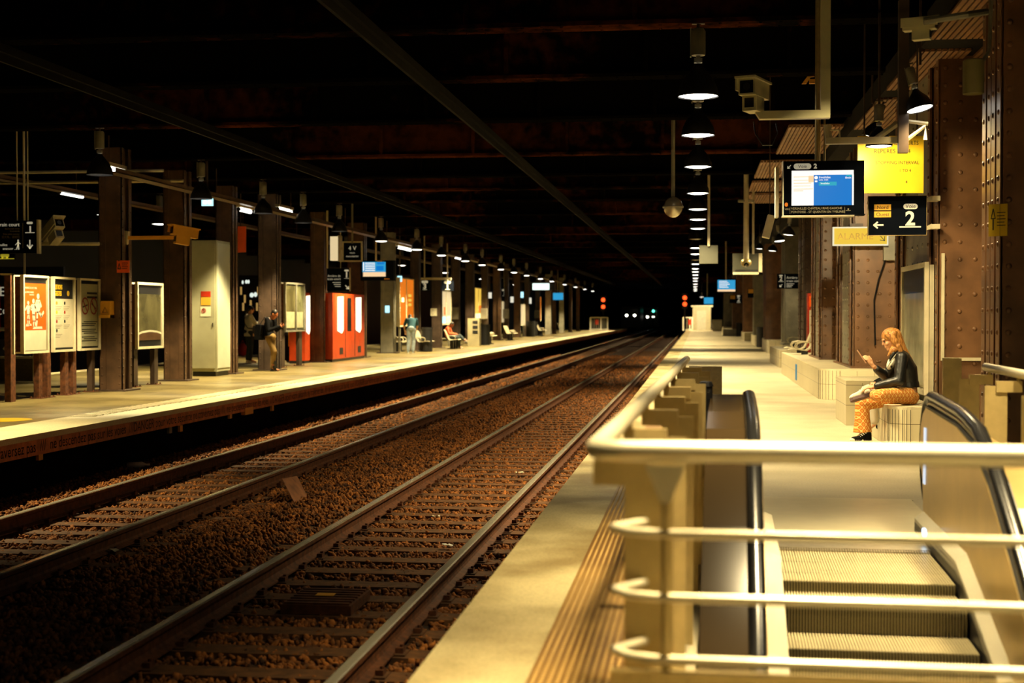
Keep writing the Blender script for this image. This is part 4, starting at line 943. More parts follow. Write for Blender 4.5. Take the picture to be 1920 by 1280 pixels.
# ---- bracket frame and dark hanger before the yellow notice
t = thing('lamp_bracket', 'pale angle iron bracket with a dark upright carrying the lamp before the yellow board', 'bracket', tuple(AY(1690, 280, 15.3)))
k = B(); p = AY(1548, 265, 15.3); q = AY(1690, 262, 15.3); k.box(p.x, q.x, 15.26, 15.34, p.z-.03, p.z+.035); k.build('arm', M['cream'], t)
k = B(); k.tube([AY(1640, 262, 15.3), AY(1690, 226, 15.3)], .03, 4); k.tube([AY(1700, 262, 15.3), AY(1735, 236, 15.3), AY(1735, 262, 15.3)], .02, 4); k.tube([AY(1690, 226, 15.3), AY(1740, 232, 15.3)], .02, 4); k.build('brace', M['cream'], t)
k = B(); p = AY(1693, 287, 15.2); k.box(p.x-.05, p.x+.05, 15.15, 15.25, p.z, 4.7); k.build('upright', M['darkcol'], t)
k = B(); p = AY(1551, 270, 15.3); k.tube([(p.x, 15.3, p.z+.2), (p.x+.02, 15.3, p.z)], .04, 6); k.tube([AY(1556,258,15.28), AY(1556,244,15.28), AY(1574,244,15.28), AY(1574,258,15.28)], .012, 6); k.build('clamp', M['cream'], t)
a = AY(1503, 158, 20.0); e = AY(1545, 139, 20.0); k = B(); k.prism([(a.x, a.z), (a.x+.06, a.z), (a.x+.12, a.z+.09), (e.x, e.z-.02), (e.x, e.z), (a.x+.10, e.z)], lambda u, v, w: (u, w, v), 19.95, 20.0); k.box(a.x+.1, a.x+.2, 19.95, 20.0, a.z, a.z+.06); k.cyl((e.x-.05, 19.98, e.z-.01), (e.x-.05, 19.98, 6.01), .012, n=6); tag(k.build('girder_bracket', M['ocher'], None), 'small ochre bracket hung from the girder just left of the cream duct', 'bracket')
# can shaped housing by the dark column
q = AY(1825, 176, 12.2); t = thing('loudspeaker', 'olive cylindrical loudspeaker hanging by the dark column', 'loudspeaker', tuple(q))
B().lathe([(.0, .02), (.08, .02), (.085, 0), (.085, .27), (.07, .28), (0, .28)], q, 20).build('body', mat('olive_paint', (.20, .17, .06), .4, 0, .1), t, smooth='auto')
B().tube([q+Vector((.03,0,.2)), q+Vector((.14, .1, .36)), q+Vector((.2, .3, .9))], .015, 8).build('arm', M['grey'], t)
# ---- mid-distance hanging things
def hang_box(px0, px1, py0, py1, y, name, label, cat, m, th=.06, pole=None, polem='cream', extra=None):
    a = AY(px0, py1, y); w = (AY(px1, py1, y)-a).x; h = AY(px0, py0, y).z-a.z
    P = Panel(a, (1,0,0), w, h); t = thing(name, label, cat, tuple(P.p(.5, 0)))
    bd = B(); board(P, bd, th); bd.build('body', M[m], t)
    if pole is not None:
        q = AY(pole, py0, y); B().cyl((q.x, y-th/2+.001, q.z-.02), (q.x, y-th/2+.001, 6.02), .03, n=8).build('pole', M[polem], t)
    if extra: extra(P, t)
    return t, P
hang_box(1311, 1346, 460, 494, 34, 'hanging_board', 'dull grey square board hanging on a thin pole over the near platform', 'board', 'dullgrey', .04, 1329)
def rim(P, t):
    d = B(); P.rect(d, .88, 1.0, -.02, 1, 0, .03); P.rect(d, 0, 1, -.02, .10, 0, .03); d.build('rim', M['cream'], t)
    d = B(); P.rect(d, .08, .86, .10, .22, 0, .01); d.build('slot', M['black'], t)
hang_box(1374, 1429, 475, 514, 37, 'screen_back', 'dark grey back of a hanging screen behind the dome camera', 'screen', 'dullgrey', .25, 1412, 'cream', rim)
q = AY(1399, 492, 36); t = thing('dome_camera', 'pale dome camera on a thick pole hanging before the grey screen back', 'camera', tuple(q))
B().cyl((q.x, 36, q.z+.05), (q.x, 36, 6.02), .07, .06, 14).build('pole', M['cream'], t, smooth='auto'); B().ell(q, (.13, .13, .11)).build('dome', M['steelp'], t, smooth=True); B().ell(q-Vector((0,.03,.04)), (.08, .11, .08)).build('window', M['glass'], t, smooth=True)
q = AY(1399, 408, 36); B().box(q.x-.2, q.x+.2, 35.95, 36.05, 4.27, 4.33).build('clamp', M['grey'], t)
q = AY(1262, 388, 26); t = thing('convex_mirror', 'round convex mirror hanging by a short pole beside the row of pendant lamps', 'mirror', tuple(q))
B().ell(q, (.17, .17, .19), nu=24, nv=14).build('mirror', M['pol'], t, smooth=True); B().cyl((q.x, 26, q.z+.1), (q.x, 26, 6.02), .035, n=8).build('pole', M['grey'], t); B().lathe([(.18, -.02), (.19, 0), (.18, .02)], q, 20).build('band', M['grey'], t)
q = AY(1441, 425, 22); t = thing('loudspeaker', 'tilted cream box loudspeaker below the left edge of the departures screen', 'loudspeaker', tuple(q)); B().obox(q, (.11, .3, .34), (0, .25, 0)).build('box', M['cream'], t); B().cyl(q+Vector((.02, .05, .1)), (q.x+.02, q.y+.05, 6.02), .008, n=6).build('pole', M['darkcol'], t)
def scr(P, t, full=True):
    d = B(); P.rect(d, .04, .96, .25, .93, .002, .006); d.build('display', M['scrcyan'], t); d = B(); P.rect(d, .04, .96, .10, .25, .002, .006); d.build('footer', M['scrpeach'], t)
    d = B()
    for k in range(5): P.rect(d, .12, .55+.06*(k % 3), .82-.11*k, .86-.11*k, .006, .008)
    d.build('text_lines', M['scrwhite'], t)
hang_box(1344, 1380, 523, 549, 64, 'departures_screen', 'small hanging departures screen with pale blue display over the near platform', 'screen', 'navy', .3, 1361, 'cream', scr)
hang_box(1319, 1338, 556, 571, 120, 'departures_screen', 'tiny distant blue screen hanging before the white cabin', 'screen', 'navy', .3, 1326, 'cream', lambda P, t: B().add([P.p(.05,.1,.005),P.p(.95,.1,.005),P.p(.95,.9,.005),P.p(.05,.9,.005)], [(0,1,2,3)]).build('display', M['scrcyan'], t))
def s_tc(P, t):
    d = B(); P.text(d, 'Arrière de', .17, .44, .66, .002); P.text(d, 'train court', .17, .44, .44, .002)
    for k in range(3): P.rect(d, .44, .80-.06*k, .30-.1*k, .34-.1*k, .001, .003)
    P.rect(d, .36, .375, .06, .94, .001, .003); d.build('text', M['lettering'], t); d = B(); P.pill(d, .18, .88, .11, .04, .001, .003); P.text(d, '2', .28, .18, .54, .002, 'CENTER', bold=.004); P.rect(d, .06, .30, .46, .49, .001, .003); arrow(P, d, .18, .2, .10, 225, .02, .001, .003)
    d.build('lettering', M['lettering'], t)
    k = B()
    for v in (.05, .85): P.rect(k, 1.0, 1.10, v, v+.2, -.1, .04)
    k.build('bracket', M['cream'], t)
hang_box(1457, 1497, 513, 541, 46, 'train_sign', 'dark sign reading Arrière de train court, fixed to the dark column', 'sign', 'navy', .06, None, 'cream', s_tc)
def s_2(P, t):
    d = B(); P.text(d, '2', .55, .70, .2, .002, 'CENTER', bold=.005); P.rect(d, .55, .85, .05, .1, .001, .003); P.pill(d, .70, .88, .2, .1, .001, .003); d.build('lettering', M['lettering'], t)
    d = B(); P.rect(d, .04, .42, .5, .95, .001, .003); d.build('direction_plate', M['ocher'], t)
hang_box(1402, 1427, 541, 558, 75, 'track_sign', 'small distant sign with an ochre plate and number 2 on the grey column', 'sign', 'navy', .06, 1415, 'darkcol', s_2)
hang_box(1368, 1392, 553, 568, 95, 'track_sign', 'farthest dark track sign hanging by the distant brown column', 'sign', 'navy', .06, 1380, 'darkcol', s_2)
# ================================================================ PLATFORM ACROSS THE TRACKS
# columns: box of plates with corner angles
def far_column(x0, x1, y0, y1, label, mname='brown'):
    t = thing('steel_column', label, 'column', ((x0+x1)/2, (y0+y1)/2, 0), 'riveted columns of the platform across the tracks')
    k = B(); k.box(x0+.06, x1-.06, y0+.04, y1-.04, 0, 4.75)
    for (xa, xb, ya, yb) in ((x0, x0+.14, y0, y0+.02), (x1-.14, x1, y0, y0+.02), (x1-.02, x1, y0, y0+.14), (x1-.02, x1, y1-.14, y1), (x0, x0+.14, y1-.02, y1), (x1-.14, x1, y1-.02, y1), (x0, x0+.02, y0, y0+.14)):
        k.box(xa, xb, ya, yb, 0, 4.75)
    k.box(x0+.04, x1-.04, y0+.02, y0+.05, 0, 4.75)
    k.build('shaft', M[mname], t)
    if y0 < 80:
        k = B(); zs = np.arange(.15, 4.7, .16 if y0 < 50 else .2)
        k.rivets([(x1, y0+d, z) for z in zs for d in (.05, y1-y0-.05)], (1,0,0), .02, .6, 5)
        k.rivets([(x1-d, y0, z) for z in zs for d in (.06,)], (0,-1,0), .02, .6, 5); k.rivets([(x0+.06, y0, z) for z in zs], (0,-1,0), .02, .6, 5)
        k.build('rivet_rows', M[mname], t)
    B().box(x0-.12, x1+.12, y0-.12, y1+.12, 0, .03).build('base_plate', M['darkcol'], t)
    return t
CW = {}
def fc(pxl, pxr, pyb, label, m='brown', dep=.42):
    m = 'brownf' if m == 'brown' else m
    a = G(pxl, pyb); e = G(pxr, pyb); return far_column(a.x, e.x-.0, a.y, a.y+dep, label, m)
CL = []
CL.append(fc(186, 232, 733, 'brown column behind the poster boards, first across the tracks', 'brown', .5))
CL.append(fc(307, 348, 714, 'brown column right of the reflecting display case', 'brown', .5))
CL.append(fc(405, 438, 701, 'brown column half hidden behind the tall grey cabinet', 'brown'))
CL.append(fc(484, 521, 694, 'dark column the man with the phone leans at', 'darkcol'))
CL.append(fc(582, 609, 679, 'brown column between the two red vending machines', 'brown'))
CL.append(fc(652, 684, 670, 'brown column behind the large red vending machine', 'brown'))
CL.append(fc(713, 739, 662, 'grey-blue lit column left of the orange poster', 'grey'))
CL.append(fc(769, 786, 657, 'dark column behind the man leaning on the seat', 'darkcol'))
CL.append(fc(809, 827, 652, 'dark column with a red and white notice', 'darkcol'))
CL.append(fc(845, 861, 647, 'dark column beside the seated person in red', 'darkcol'))
CL.append(fc(872, 888, 643.5, 'dark column right of the person in red', 'darkcol'))
CL.append(fc(902, 914, 640.5, 'narrow dark column beyond the yellow poster', 'darkcol'))
CL.append(fc(924, 938, 637.5, 'brown lit column behind the fourth seat row', 'brown'))
CL.append(fc(945, 953, 635.5, 'thin column between two distant seats', 'darkcol'))
CL.append(fc(963, 975, 632.5, 'brown column beside the distant white sign', 'brown'))
CL.append(fc(983, 991, 630.5, 'thin dark column left of the distant litter bin', 'darkcol'))
CL.append(fc(1003, 1012, 629, 'distant column behind the orange strip poster', 'darkcol'))
CL.append(fc(1022, 1033, 627, 'distant pale grey column by the blue screen', 'grey'))
CL.append(fc(1035, 1042, 626, 'distant brown column below the blue screen', 'brown'))
CL.append(fc(1048, 1057, 624, 'distant greyish column near the end of the platform', 'grey'))
CL.append(fc(1066, 1072, 622.5, 'second farthest column across the tracks', 'darkcol'))
CL.append(fc(1080, 1086, 621, 'farthest column across the tracks', 'brown'))
Y1C = [o.location.y-.21 for o in CL]; Y1C[0] = CL[0].location.y-.25
# ---- posters, track facing frames: built on the plane X = xf
def tboard(pxl, pxr, pt, pb, xf):
    a = AX(pxl, pb, xf); e = AX(pxr, pb, xf); tp = AX(pxl, pt, xf)
    return Panel((xf, a.y, a.z), (0,1,0), e.y-a.y, tp.z-a.z)
def frame_on(P, t, th=.22, e=.04, m='cream'):
    k = B(); P.frame(k, e, -.035, .03); P.frame(k, e, -th, -th+.03); k.build('frame', M[m], t)
    k = B(); P.rect(k, -.01, 1.01, -.005, 1.005, -th+.005, -.012); k.build('back_board', M['rust'], t)
    k = B(); P.rect(k, 0, 1, 0, 1, -.02, -.0115); k.build('mount', M['black'], t)
def leg(P, t, u, zlow=0, wd=.14, dp=.10, m='rust'):
    c = P.p(u, 0, -.11); B().box(c.x-dp/2, c.x+dp/2, c.y-wd/2, c.y+wd/2, .0, c.z+.02).build('leg', M[m], t)
    k = B(); k.box(c.x-dp/2-.07, c.x+dp/2+.07, c.y-wd/2-.05, c.y+wd/2+.05, 0, .012)
    for i in (-1, 1):
        for j in (-1, 1): k.cyl((c.x+i*(dp/2+.04), c.y+j*(wd/2+.02), 0), (c.x+i*(dp/2+.04), c.y+j*(wd/2+.02), .04), .015, n=6)
    k.build('foot_plate', M['rust'], t)
XP = -11.55
P1 = tboard(44, 88, 519, 659, XP); P2 = tboard(101, 138, 521, 657, XP); P3 = tboard(150, 185, 526, 655, XP)
P2.o.z = P1.o.z; P2.h = P1.h; P3.o.z = P1.o.z; P3.h = P1.h
t1 = thing('poster_board', 'framed orange poster with white striding figures, first of the three poster boards', 'poster board', tuple(P1.p(.5, 0)*1), 'three framed poster boards')
frame_on(P1, t1); k = B(); P1.rect(k, .03, .97, .01, .92, -.012, .0); k.build('paper', M['paper'], t1)
k = B(); P1.rect(k, .03, .97, .285, .92, 0, .002); tag(k.build('orange_field', M['orange'], t1), 'orange upper field')
def fig(P, b, u, v, s, pose):
    q = lambda a, c: (u+a*s/P.w, v+c*s/P.h)
    P.disc(b, *q(0, .90), .085*s, .002, .005, 12)
    P.poly(b, [q(-.10,.80), q(.10,.80), q(.13,.55), q(.09,.40), q(-.09,.40), q(-.12,.55)], .002, .005)
    for pts in pose: P.stroke(b, [q(*z) for z in pts], .085*s, .002, .005)
k = B()
fig(P1, k, .20, .36, .42, [[(-.05,.42),(-.06,.2),(-.04,.0)], [(.05,.42),(.09,.2),(.10,.0)], [(-.1,.75),(-.25,.62)], [(.1,.75),(.28,.62)]])
fig(P1, k, .42, .33, .50, [[(-.05,.42),(-.02,.2),(.0,.0)], [(.05,.42),(.10,.2),(.16,.05)], [(-.1,.75),(-.22,.66)], [(.1,.75),(.2,.55)]])
fig(P1, k, .62, .34, .58, [[(-.05,.42),(-.08,.2),(-.12,.0)], [(.06,.42),(.20,.30),(.36,.42)], [(-.1,.75),(-.2,.55)], [(.1,.75),(.2,.6)]])
P1.poly(k, [(.10,.335),(.34,.345),(.32,.375),(.12,.37)], .002, .005); P1.poly(k, [(.38,.30),(.80,.30),(.78,.335),(.42,.33)], .002, .005)
P1.text(k, "ENGAGÉ À L'ACCUEIL", .028, .05, .845, .002, sx=.95); P1.text(k, 'DU MARCHANT', .028, .05, .785, .002, sx=.95); P1.text(k, 'TRANSPORT', .018, .25, .755, .002); k.build('white_figures', M['white'], t1)
k = B(); P1.rect(k, 0, 1, 0, 1, .012, .018); k.build('glass', M['glazing'], t1)
t2 = thing('poster_board', 'framed cream rules poster with a dark header, middle of the three poster boards', 'poster board', tuple(P2.p(.5, 0)), 'three framed poster boards')
frame_on(P2, t2); k = B(); P2.rect(k, .03, .97, .03, .72, -.012, .0); k.build('paper', M['paper'], t2)
k = B(); P2.text(k, 'LES BONS', .065, .08, .855, -.01, sx=.62, bold=.004); P2.text(k, 'GESTES', .065, .08, .765, -.01, sx=.75, bold=.004); P2.disc(k, .76, .80, .05, -.011, -.008); k.build('header_lettering', M['yellow'], t2)
k = B()
for i, v in enumerate((.66, .53, .40, .27)):
    for j, u in enumerate((.15, .55)):
        if i == 3 and j: continue
        for r_ in range(3): P2.rect(k, u-.06, u+.26-.05*r_, v-.055-.022*r_, v-.049-.022*r_, 0, .002)
k.build('text_lines', M['inkgrey'], t2)
for i, (u, v, mm) in enumerate(((.15,.66,'ocher'), (.55,.66,'denimdk'), (.15,.53,'yellow'), (.55,.53,'red'), (.15,.40,'inkred'), (.55,.40,'denimdk'), (.15,.27,'denimdk'))):
    k = B(); P2.disc(k, u, v, .032, 0, .003, 14); k.build('symbol', M[mm], t2)
k = B(); P2.rect(k, 0, 1, 0, 1, .012, .018); k.build('glass', M['glazing'], t2)
t3 = thing('poster_board', 'framed grey notice with two red prohibition circles, last of the three poster boards', 'poster board', tuple(P3.p(.5, 0)), 'three framed poster boards')
frame_on(P3, t3); k = B(); P3.rect(k, .03, .95, .03, .95, -.012, .0); k.build('paper', mat('olive_grey_print', (.44, .42, .27), .5, 0, .06), t3)
k = B()
for u in (.28, .74):
    k2 = [(u*P3.w+.15*math.cos(a*.2618), .625*P3.h+.15*math.sin(a*.2618)) for a in range(25)]
    P3.stroke(k, [(a/P3.w, c/P3.h) for a, c in k2], .03, 0, .003)
    P3.stroke(k, [((u*P3.w-.10)/P3.w, (.625*P3.h+.11)/P3.h), ((u*P3.w+.10)/P3.w, (.625*P3.h-.11)/P3.h)], .03, 0, .003)
k.build('prohibition_rings', M['inkred'], t3)
k = B(); P3.stroke(k, [(.16,.61),(.40,.64)], .03, 0, .002); P3.stroke(k, [(.64,.66),(.84,.59)], .03, 0, .002)
for i in range(12):
    if i % 4 == 3: continue
    P3.rect(k, .10 if i % 3 else .2, .92-.07*((i*7) % 3), .385-.028*i, .399-.028*i, 0, .002)
for i in range(2): P3.rect(k, .38, .92, .80-.06*i, .83-.06*i, 0, .002)
k.build('printed_text', M['ink'], t3)
k = B(); P3.rect(k, 0, 1, 0, 1, .012, .018); k.build('glass', M['glazing'], t3)
# legs of the three boards
k0 = P1.p(0,0); endp = B(); y0 = k0.y-.35
tp = thing('board_post', 'dark end panel and post of the poster boards, nearest the track end', 'panel', (XP-.1, y0, 0))
B().box(XP-.16, XP-.05, y0-.02, y0+.16, 0, P1.o.z+P1.h+.03).build('post', M['rust'], tp)
k = B(); k.box(XP-.30, XP-.26, y0-.03, y0, P1.o.z-.04, P1.o.z+P1.h+.05); k.box(XP-.02, XP+.02, y0-.03, y0, P1.o.z-.04, P1.o.z+P1.h+.05); k.box(XP-.30, XP+.02, y0-.03, y0, P1.o.z+P1.h+.02, P1.o.z+P1.h+.05); k.build('frame', M['cream'], tp)
leg(P1, t1, .86); leg(P2, t2, -.08); leg(P2, t2, .80); leg(P3, t3, -.12); leg(P3, t3, .86, m='darkcol')
# reflecting display case
P = tboard(258, 303, 533, 650, -11.45); t = thing('display_case', 'framed display case with dim reflections between the first two columns', 'display case', tuple(P.p(.5, 0)))
frame_on(P, t, .2, .05); k = B(); P.rect(k, .02, .98, .10, .85, -.012, 0); k.build('poster', mat('dull_olive_print', (.13, .115, .05), .12, 0, .6, 1.2), t)
k = B(); P.poly(k, [(.02,.10),(.98,.10),(.98,.19),(.8,.225),(.5,.24),(.2,.225),(.02,.19)], 0, .003); k.build('printed_arch', mat('brown_print', (.10, .05, .02), .4), t)
k = B(); P.stroke(k, [(.02,.205),(.2,.235),(.5,.25),(.8,.235),(.98,.205)], .04, .003, .005); k.build('pale_arch', M['paper'], t)
k = B(); P.rect(k, 0, 1, 0, 1, .012, .018); k.build('glass', M['glazing'], t)
leg(P, t, .04, m='darkcol', wd=.2); leg(P, t, .88, m='darkcol', wd=.2)
# grey cabinet
t = thing('equipment_cabinet', 'tall grey-green metal cabinet with two stickers', 'cabinet', (-11.85, 34.0, 0))
cx0, cx1, cy0, cy1, ctop = -12.22, -11.56, 33.7, 34.7, 3.30
gm = mat('grey_green_enamel', (.36, .35, .22), .38, 0, .12, 2)
B().box(cx0, cx1, cy0, cy1, .12, ctop).build('body', gm, t); B().box(cx0+.04, cx1-.04, cy0+.04, cy1-.02, 0, .12).build('plinth', M['black'], t)
B().box(cx0+.03, cx1-.04, cy0-.015, cy0, .2, ctop-.06).build('door', gm, t); B().box(cx1-.10, cx1-.085, cy0-.03, cy0-.014, 1.2, 1.3).build('handle', M['black'], t)
B().box(cx1, cx1+.015, cy0+.03, cy1-.03, .2, ctop-.06).build('side_door', mat('pale_grey_enamel', (.48, .49, .36), .35, 0, .1, 2), t)
def sticker(px0, px1, py0, py1, y, parent, m, nm): a = AY(px0, py1, y); e = AY(px1, py0, y); return B().box(a.x, e.x, y-.006, y, a.z, e.z).build(nm, M[m], parent)
sticker(377, 395, 546, 556, cy0-.015, t, 'red', 'red_sticker'); sticker(377, 395, 557, 572, cy0-.015, t, 'ocher', 'ochre_sticker'); sticker(376, 395, 575, 593, cy0-.015, t, 'paper', 'white_sticker')
a = AY(382, 582, cy0-.022); k = B(); k.tube([a+Vector((.05*math.cos(q*.5236), 0, .05*math.sin(q*.5236))) for q in range(13)], .008, 5); k.tube([a+Vector((-.035,0,.035)), a+Vector((.035,0,-.035))], .008, 5); k.build('prohibition_ring', M['inkred'], t)
# box on first column and orange plates
t = thing('alarm_box', 'small ochre box with a warning triangle on the first column', 'box', tuple(AY(197, 597, 26.4)))
yb_ = Y1C[0]; a = AY(188, 596, yb_-.2); e = AY(206, 564, yb_-.2); B().box(a.x, e.x, yb_-.2, yb_+.01, a.z, e.z).build('body', M['ocher'], t); B().box(a.x, e.x, yb_-.25, yb_+.01, a.z, a.z+.06).build('lip', M['ocher'], t)
k = B(); c = (a+e)/2; k.tube([(c.x-.05, yb_-.205, c.z-.06), (c.x, yb_-.205, c.z+.04), (c.x+.05, yb_-.205, c.z-.06), (c.x-.05, yb_-.205, c.z-.06)], .006, 5); k.build('triangle', M['ink'], t)
def plate(px0, px1, py0, py1, y, label, m, ink=True, cat='sign', name='wall_plate_sign'):
    a = AY(px0, py1, y); e = AY(px1, py0, y); P = Panel(a, (1,0,0), e.x-a.x, e.z-a.z)
    t = thing('notice_plate', label, cat, tuple(P.p(.5,0))); k = B(); P.rect(k, 0, 1, 0, 1, -.03, 0); k.build('plate', M[m], t)
    if ink:
        k = B(); P.stroke(k, [(.08,.3),(.2,.75),(.32,.3),(.08,.3)], P.h*.06, .001, .003)
        for i in range(4): P.rect(k, .42, .9-.06*(i % 2), .75-.15*i, .81-.15*i, .001, .003)
        k.build('print', M['ink'], t)
    return t
plate(219, 242, 488, 511, Y1C[0]-.001, 'orange warning plate high on the first column', 'orange')
t = plate(442, 461, 424, 473, 38.5, 'orange-red hanging panel right of the grey cabinet', 'orange', False); a = AY(451, 424, 38.5); B().cyl((a.x, 38.515, a.z-.02), (a.x, 38.515, 6.02), .015, n=6).build('rod', M['darkcol'], t)
plate(807, 819, 578, 592, Y1C[8]-.001, 'red and white notice on the dark column', 'paper', False)
plate(722, 730, 573, 586, Y1C[6]-.001, 'blue and white sticker on the grey lit column', 'cyan', False)
# ---- double info panel behind the man
P = tboard(535, 570, 532, 619, -11.6); t = thing('info_panel', 'double framed timetable panel on dark legs behind the man with the phone', 'display case', tuple(P.p(.5, 0)))
frame_on(P, t, .15, .05, 'grey')
for u0, u1, mm in ((.02, .53, 'dull_olive_print'), (.57, .99, 'dull_green_print')):
    k = B(); P.rect(k, u0, u1, .03, .97, -.012, 0); k.build('poster', mat(mm, (.16, .16, .08) if 'olive' not in mm else (.13, .115, .05), .2, 0, .5, 3), t)
k = B(); P.rect(k, .53, .57, 0, 1, -.01, .03); k.build('mullion', M['grey'], t)
k = B()
for u0, u1 in ((.06, .48), (.61, .94)): P.rect(k, u0, u1, .05, .40, 0, .003)
k.build('timetable', mat('pale_olive_timetable', (.42, .40, .24), .4), t)
leg(P, t, .0, m='darkcol', wd=.3); leg(P, t, .92, m='darkcol', wd=.3)
# ---- red vending machines
def vending(P, label, lights, slots, dep=.8, group=None):
    t = thing('vending_machine', label, 'vending machine', tuple(P.p(.5, 0, -dep/2)), 'red vending machines across the tracks')
    k = B(); P.rect(k, 0, 1, .04, 1, -dep, 0); k.build('cabinet', M['redlit'], t); k = B(); P.rect(k, 0, 1, 0, .04, -dep, -.02); k.build('plinth', M['black'], t)
    for i, (u0, u1) in enumerate(lights):
        k = B(); m_ = (u0+u1)/2; P.poly(k, [(u0,.95),(u1,.96),(u1,.46),(m_+.2*(u1-u0),.41),(u0,.45)], .0, .02); k.build('light_panel', mat('vending_light_panel', (1.0, .86, .52), .5, 0, 0, emit=2.6), t)
    for (u0, u1) in slots:
        k = B(); P.rect(k, u0, u1, .44, .94, 0, .01); k.build('slot', M['glass'], t)
    return t
P = tboard(624, 683, 549, 673, -11.5); P.h += P.o.z; P.o.z = 0
t = vending(P, 'large red three door vending machine with two lit strips', ((.14, .31), (.72, .88)), ((.44, .56),))
for u in (.38, .68):
    k = B(); P.rect(k, u-.008, u+.008, .05, .99, 0, .006); k.build('door_gap', M['ink'], t)
for u in (.20, .78):
    k = B(); P.rect(k, u, u+.10, .10, .20, 0, .008); k.build('vent', M['ink'], t)
P = tboard(572, 581, 548, 676, -12.0); P.h += P.o.z; P.o.z = 0
vending(P, 'narrow red machine with a lit strip, left of the brown column', ((.25, .95),), (), .5)
P = tboard(746, 775, 518, 612, -11.9)
def lit(P, t, m, m2=None):
    k = B(); P.rect(k, 0, 1, 0, 1, -.02, 0); k.build('lit_face', M[m], t)
def lightbox(pxl, pxr, pt, pb, xf, label, m, extra=None, legs=True):
    P = tboard(pxl, pxr, pt, pb, xf); t = thing('poster_lightbox', label, 'poster', tuple(P.p(.5, 0)))
    k = B(); P.frame(k, .05, -.12, .03); k.build('frame', M['cream'], t); k = B(); P.rect(k, 0, 1, 0, 1, -.12, -.02); k.build('box', M['black'], t)
    lit(P, t, m)
    k = B(); P.rect(k, .47, .50, 0, 1, 0, .02); k.build('mullion', M['cream'], t)
    if legs:
        for u in (.1, .9):
            c = P.p(u, 0, -.06); B().box(c.x-.04, c.x+.04, c.y-.05, c.y+.05, 0, c.z).build('leg', M['grey'], t)
    if extra:
        for (u0, u1, v0, v1, mm) in extra:
            k = B(); P.rect(k, u0, u1, v0, v1, 0, .006); k.build('print_block', M[mm], t)
    return t
lightbox(749, 775, 522, 610, -11.9, 'lit orange double poster behind the leaning man', 'posteror', ((.15, .32, .5, .6, 'paper'), (.62, .85, .42, .48, 'posterye'), (.62, .85, .52, .58, 'posterye'), (.62, .85, .62, .68, 'posterye')))
lightbox(828, 845, 546, 607, -11.9, 'lit cream double poster above the person in red', 'posterlit', ((.02, .45, .02, .22, 'cyan'), (.52, .98, .02, .24, 'paper'), (.25, .4, .28, .52, 'posteror')))
lightbox(890, 904, 540, 604, -12.2, 'lit yellow poster beyond the person in red', 'posterye', ((.55, .95, .28, .5, 'posteror'), (.05, .95, .02, .26, 'paper')))
lightbox(940, 947, 565, 604, -12.2, 'narrow lit poster with a bright lamp between distant columns', 'posterlit')
lightbox(976, 984, 571, 609, -12.2, 'narrow pale poster left of the distant litter bin', 'posterlit')
lightbox(1007, 1014, 556, 600, -12.2, 'narrow lit orange poster far across the tracks', 'posteror')
# ---- screens and signs across the tracks
t, P = hang_box(676, 738, 488, 526, 49, 'departures_screen', 'hanging departures screen with pale blue display across the tracks', 'screen', 'navy', .35, 707)
k = B(); P.rect(k, .06, .76, .42, .92, .002, .01); k.build('display', M['scrcyan'], t); k = B(); P.rect(k, .08, .76, .20, .42, .002, .01); k.build('footer', M['scrpeach'], t)
k = B()
for i in range(5): P.rect(k, .14, .44, .84-.09*i, .88-.09*i, .01, .012)
P.rect(k, .08, .11, .48, .9, .01, .012); k.build('text_lines', M['scrwhite'], t)
k = B(); P.rect(k, .48, .70, .50, .72, .01, .012); P.rect(k, .5, .72, .8, .9, .01, .012); k.build('dark_lines', M['scrblue'], t)
k = B(); P.pill(k, .58, .965, .2, .05, .001, .004); P.text(k, '1', .09, .68, .93, .002); P.rect(k, .72, .88, .06, .1, .001, .003); k.build('lettering', M['ocher'], t)
t, P = hang_box(644.5, 677, 455, 488, 44, 'train_length_sign', 'square dark sign reading 4 V with a pale rim', 'sign', 'navy', .06, 661, 'grey')
k = B(); P.frame(k, .04, -.06, .015); k.build('rim', M['cream'], t)
k = B(); P.text(k, '4 V', .24, .5, .58, .002, 'CENTER'); P.text(k, 'POUR', .08, .5, .38, .002, 'CENTER'); P.text(k, 'FRANCHISSEMENT', .085, .5, .18, .002, 'CENTER', sx=.75); k.build('lettering', M['lettering'], t)
t = thing('lit_sign_box', 'bright upright lit box hanging beside the square 4 V sign', 'light', tuple(AY(627, 488, 44)))
a = AY(619, 488, 44); e = AY(634, 443, 44); B().box(a.x, e.x, 44, 44.3, a.z, e.z).build('lit_face', M['posterlit'], t); B().box(e.x, e.x+.05, 43.98, 44.32, a.z-.03, e.z+.03).build('frame', M['cream'], t); B().box(a.x, a.x+1.0, 44.1, 44.2, (a.z+e.z)/2-.04, (a.z+e.z)/2+.04).build('arm', M['cream'], t)
t, P = hang_box(613, 656, 503, 545, 43.2, 'train_sign', 'dark sign reading Arrière de train court and number 1', 'sign', 'navy', .06, None)
k = B(); P.rect(k, .985, 1.02, -.02, 1.02, -.06, .02); k.build('edge', M['cream'], t)
k = B(); P.text(k, 'Arrière de', .10, .60, .62, .002, 'RIGHT'); P.text(k, 'train court', .10, .60, .48, .002, 'RIGHT')
for i in range(3): P.rect(k, .25+.05*i, .60, .36-.09*i, .385-.09*i, .001, .003)
P.text(k, '1', .24, .86, .60, .002, 'CENTER', bold=.01); P.pill(k, .86, .90, .14, .06, .001, .004); P.rect(k, .75, .97, .54, .555, .001, .003); arrow(P, k, .88, .16, .14, -45, .03, .001, .003); k.build('lettering', M['lettering'], t)
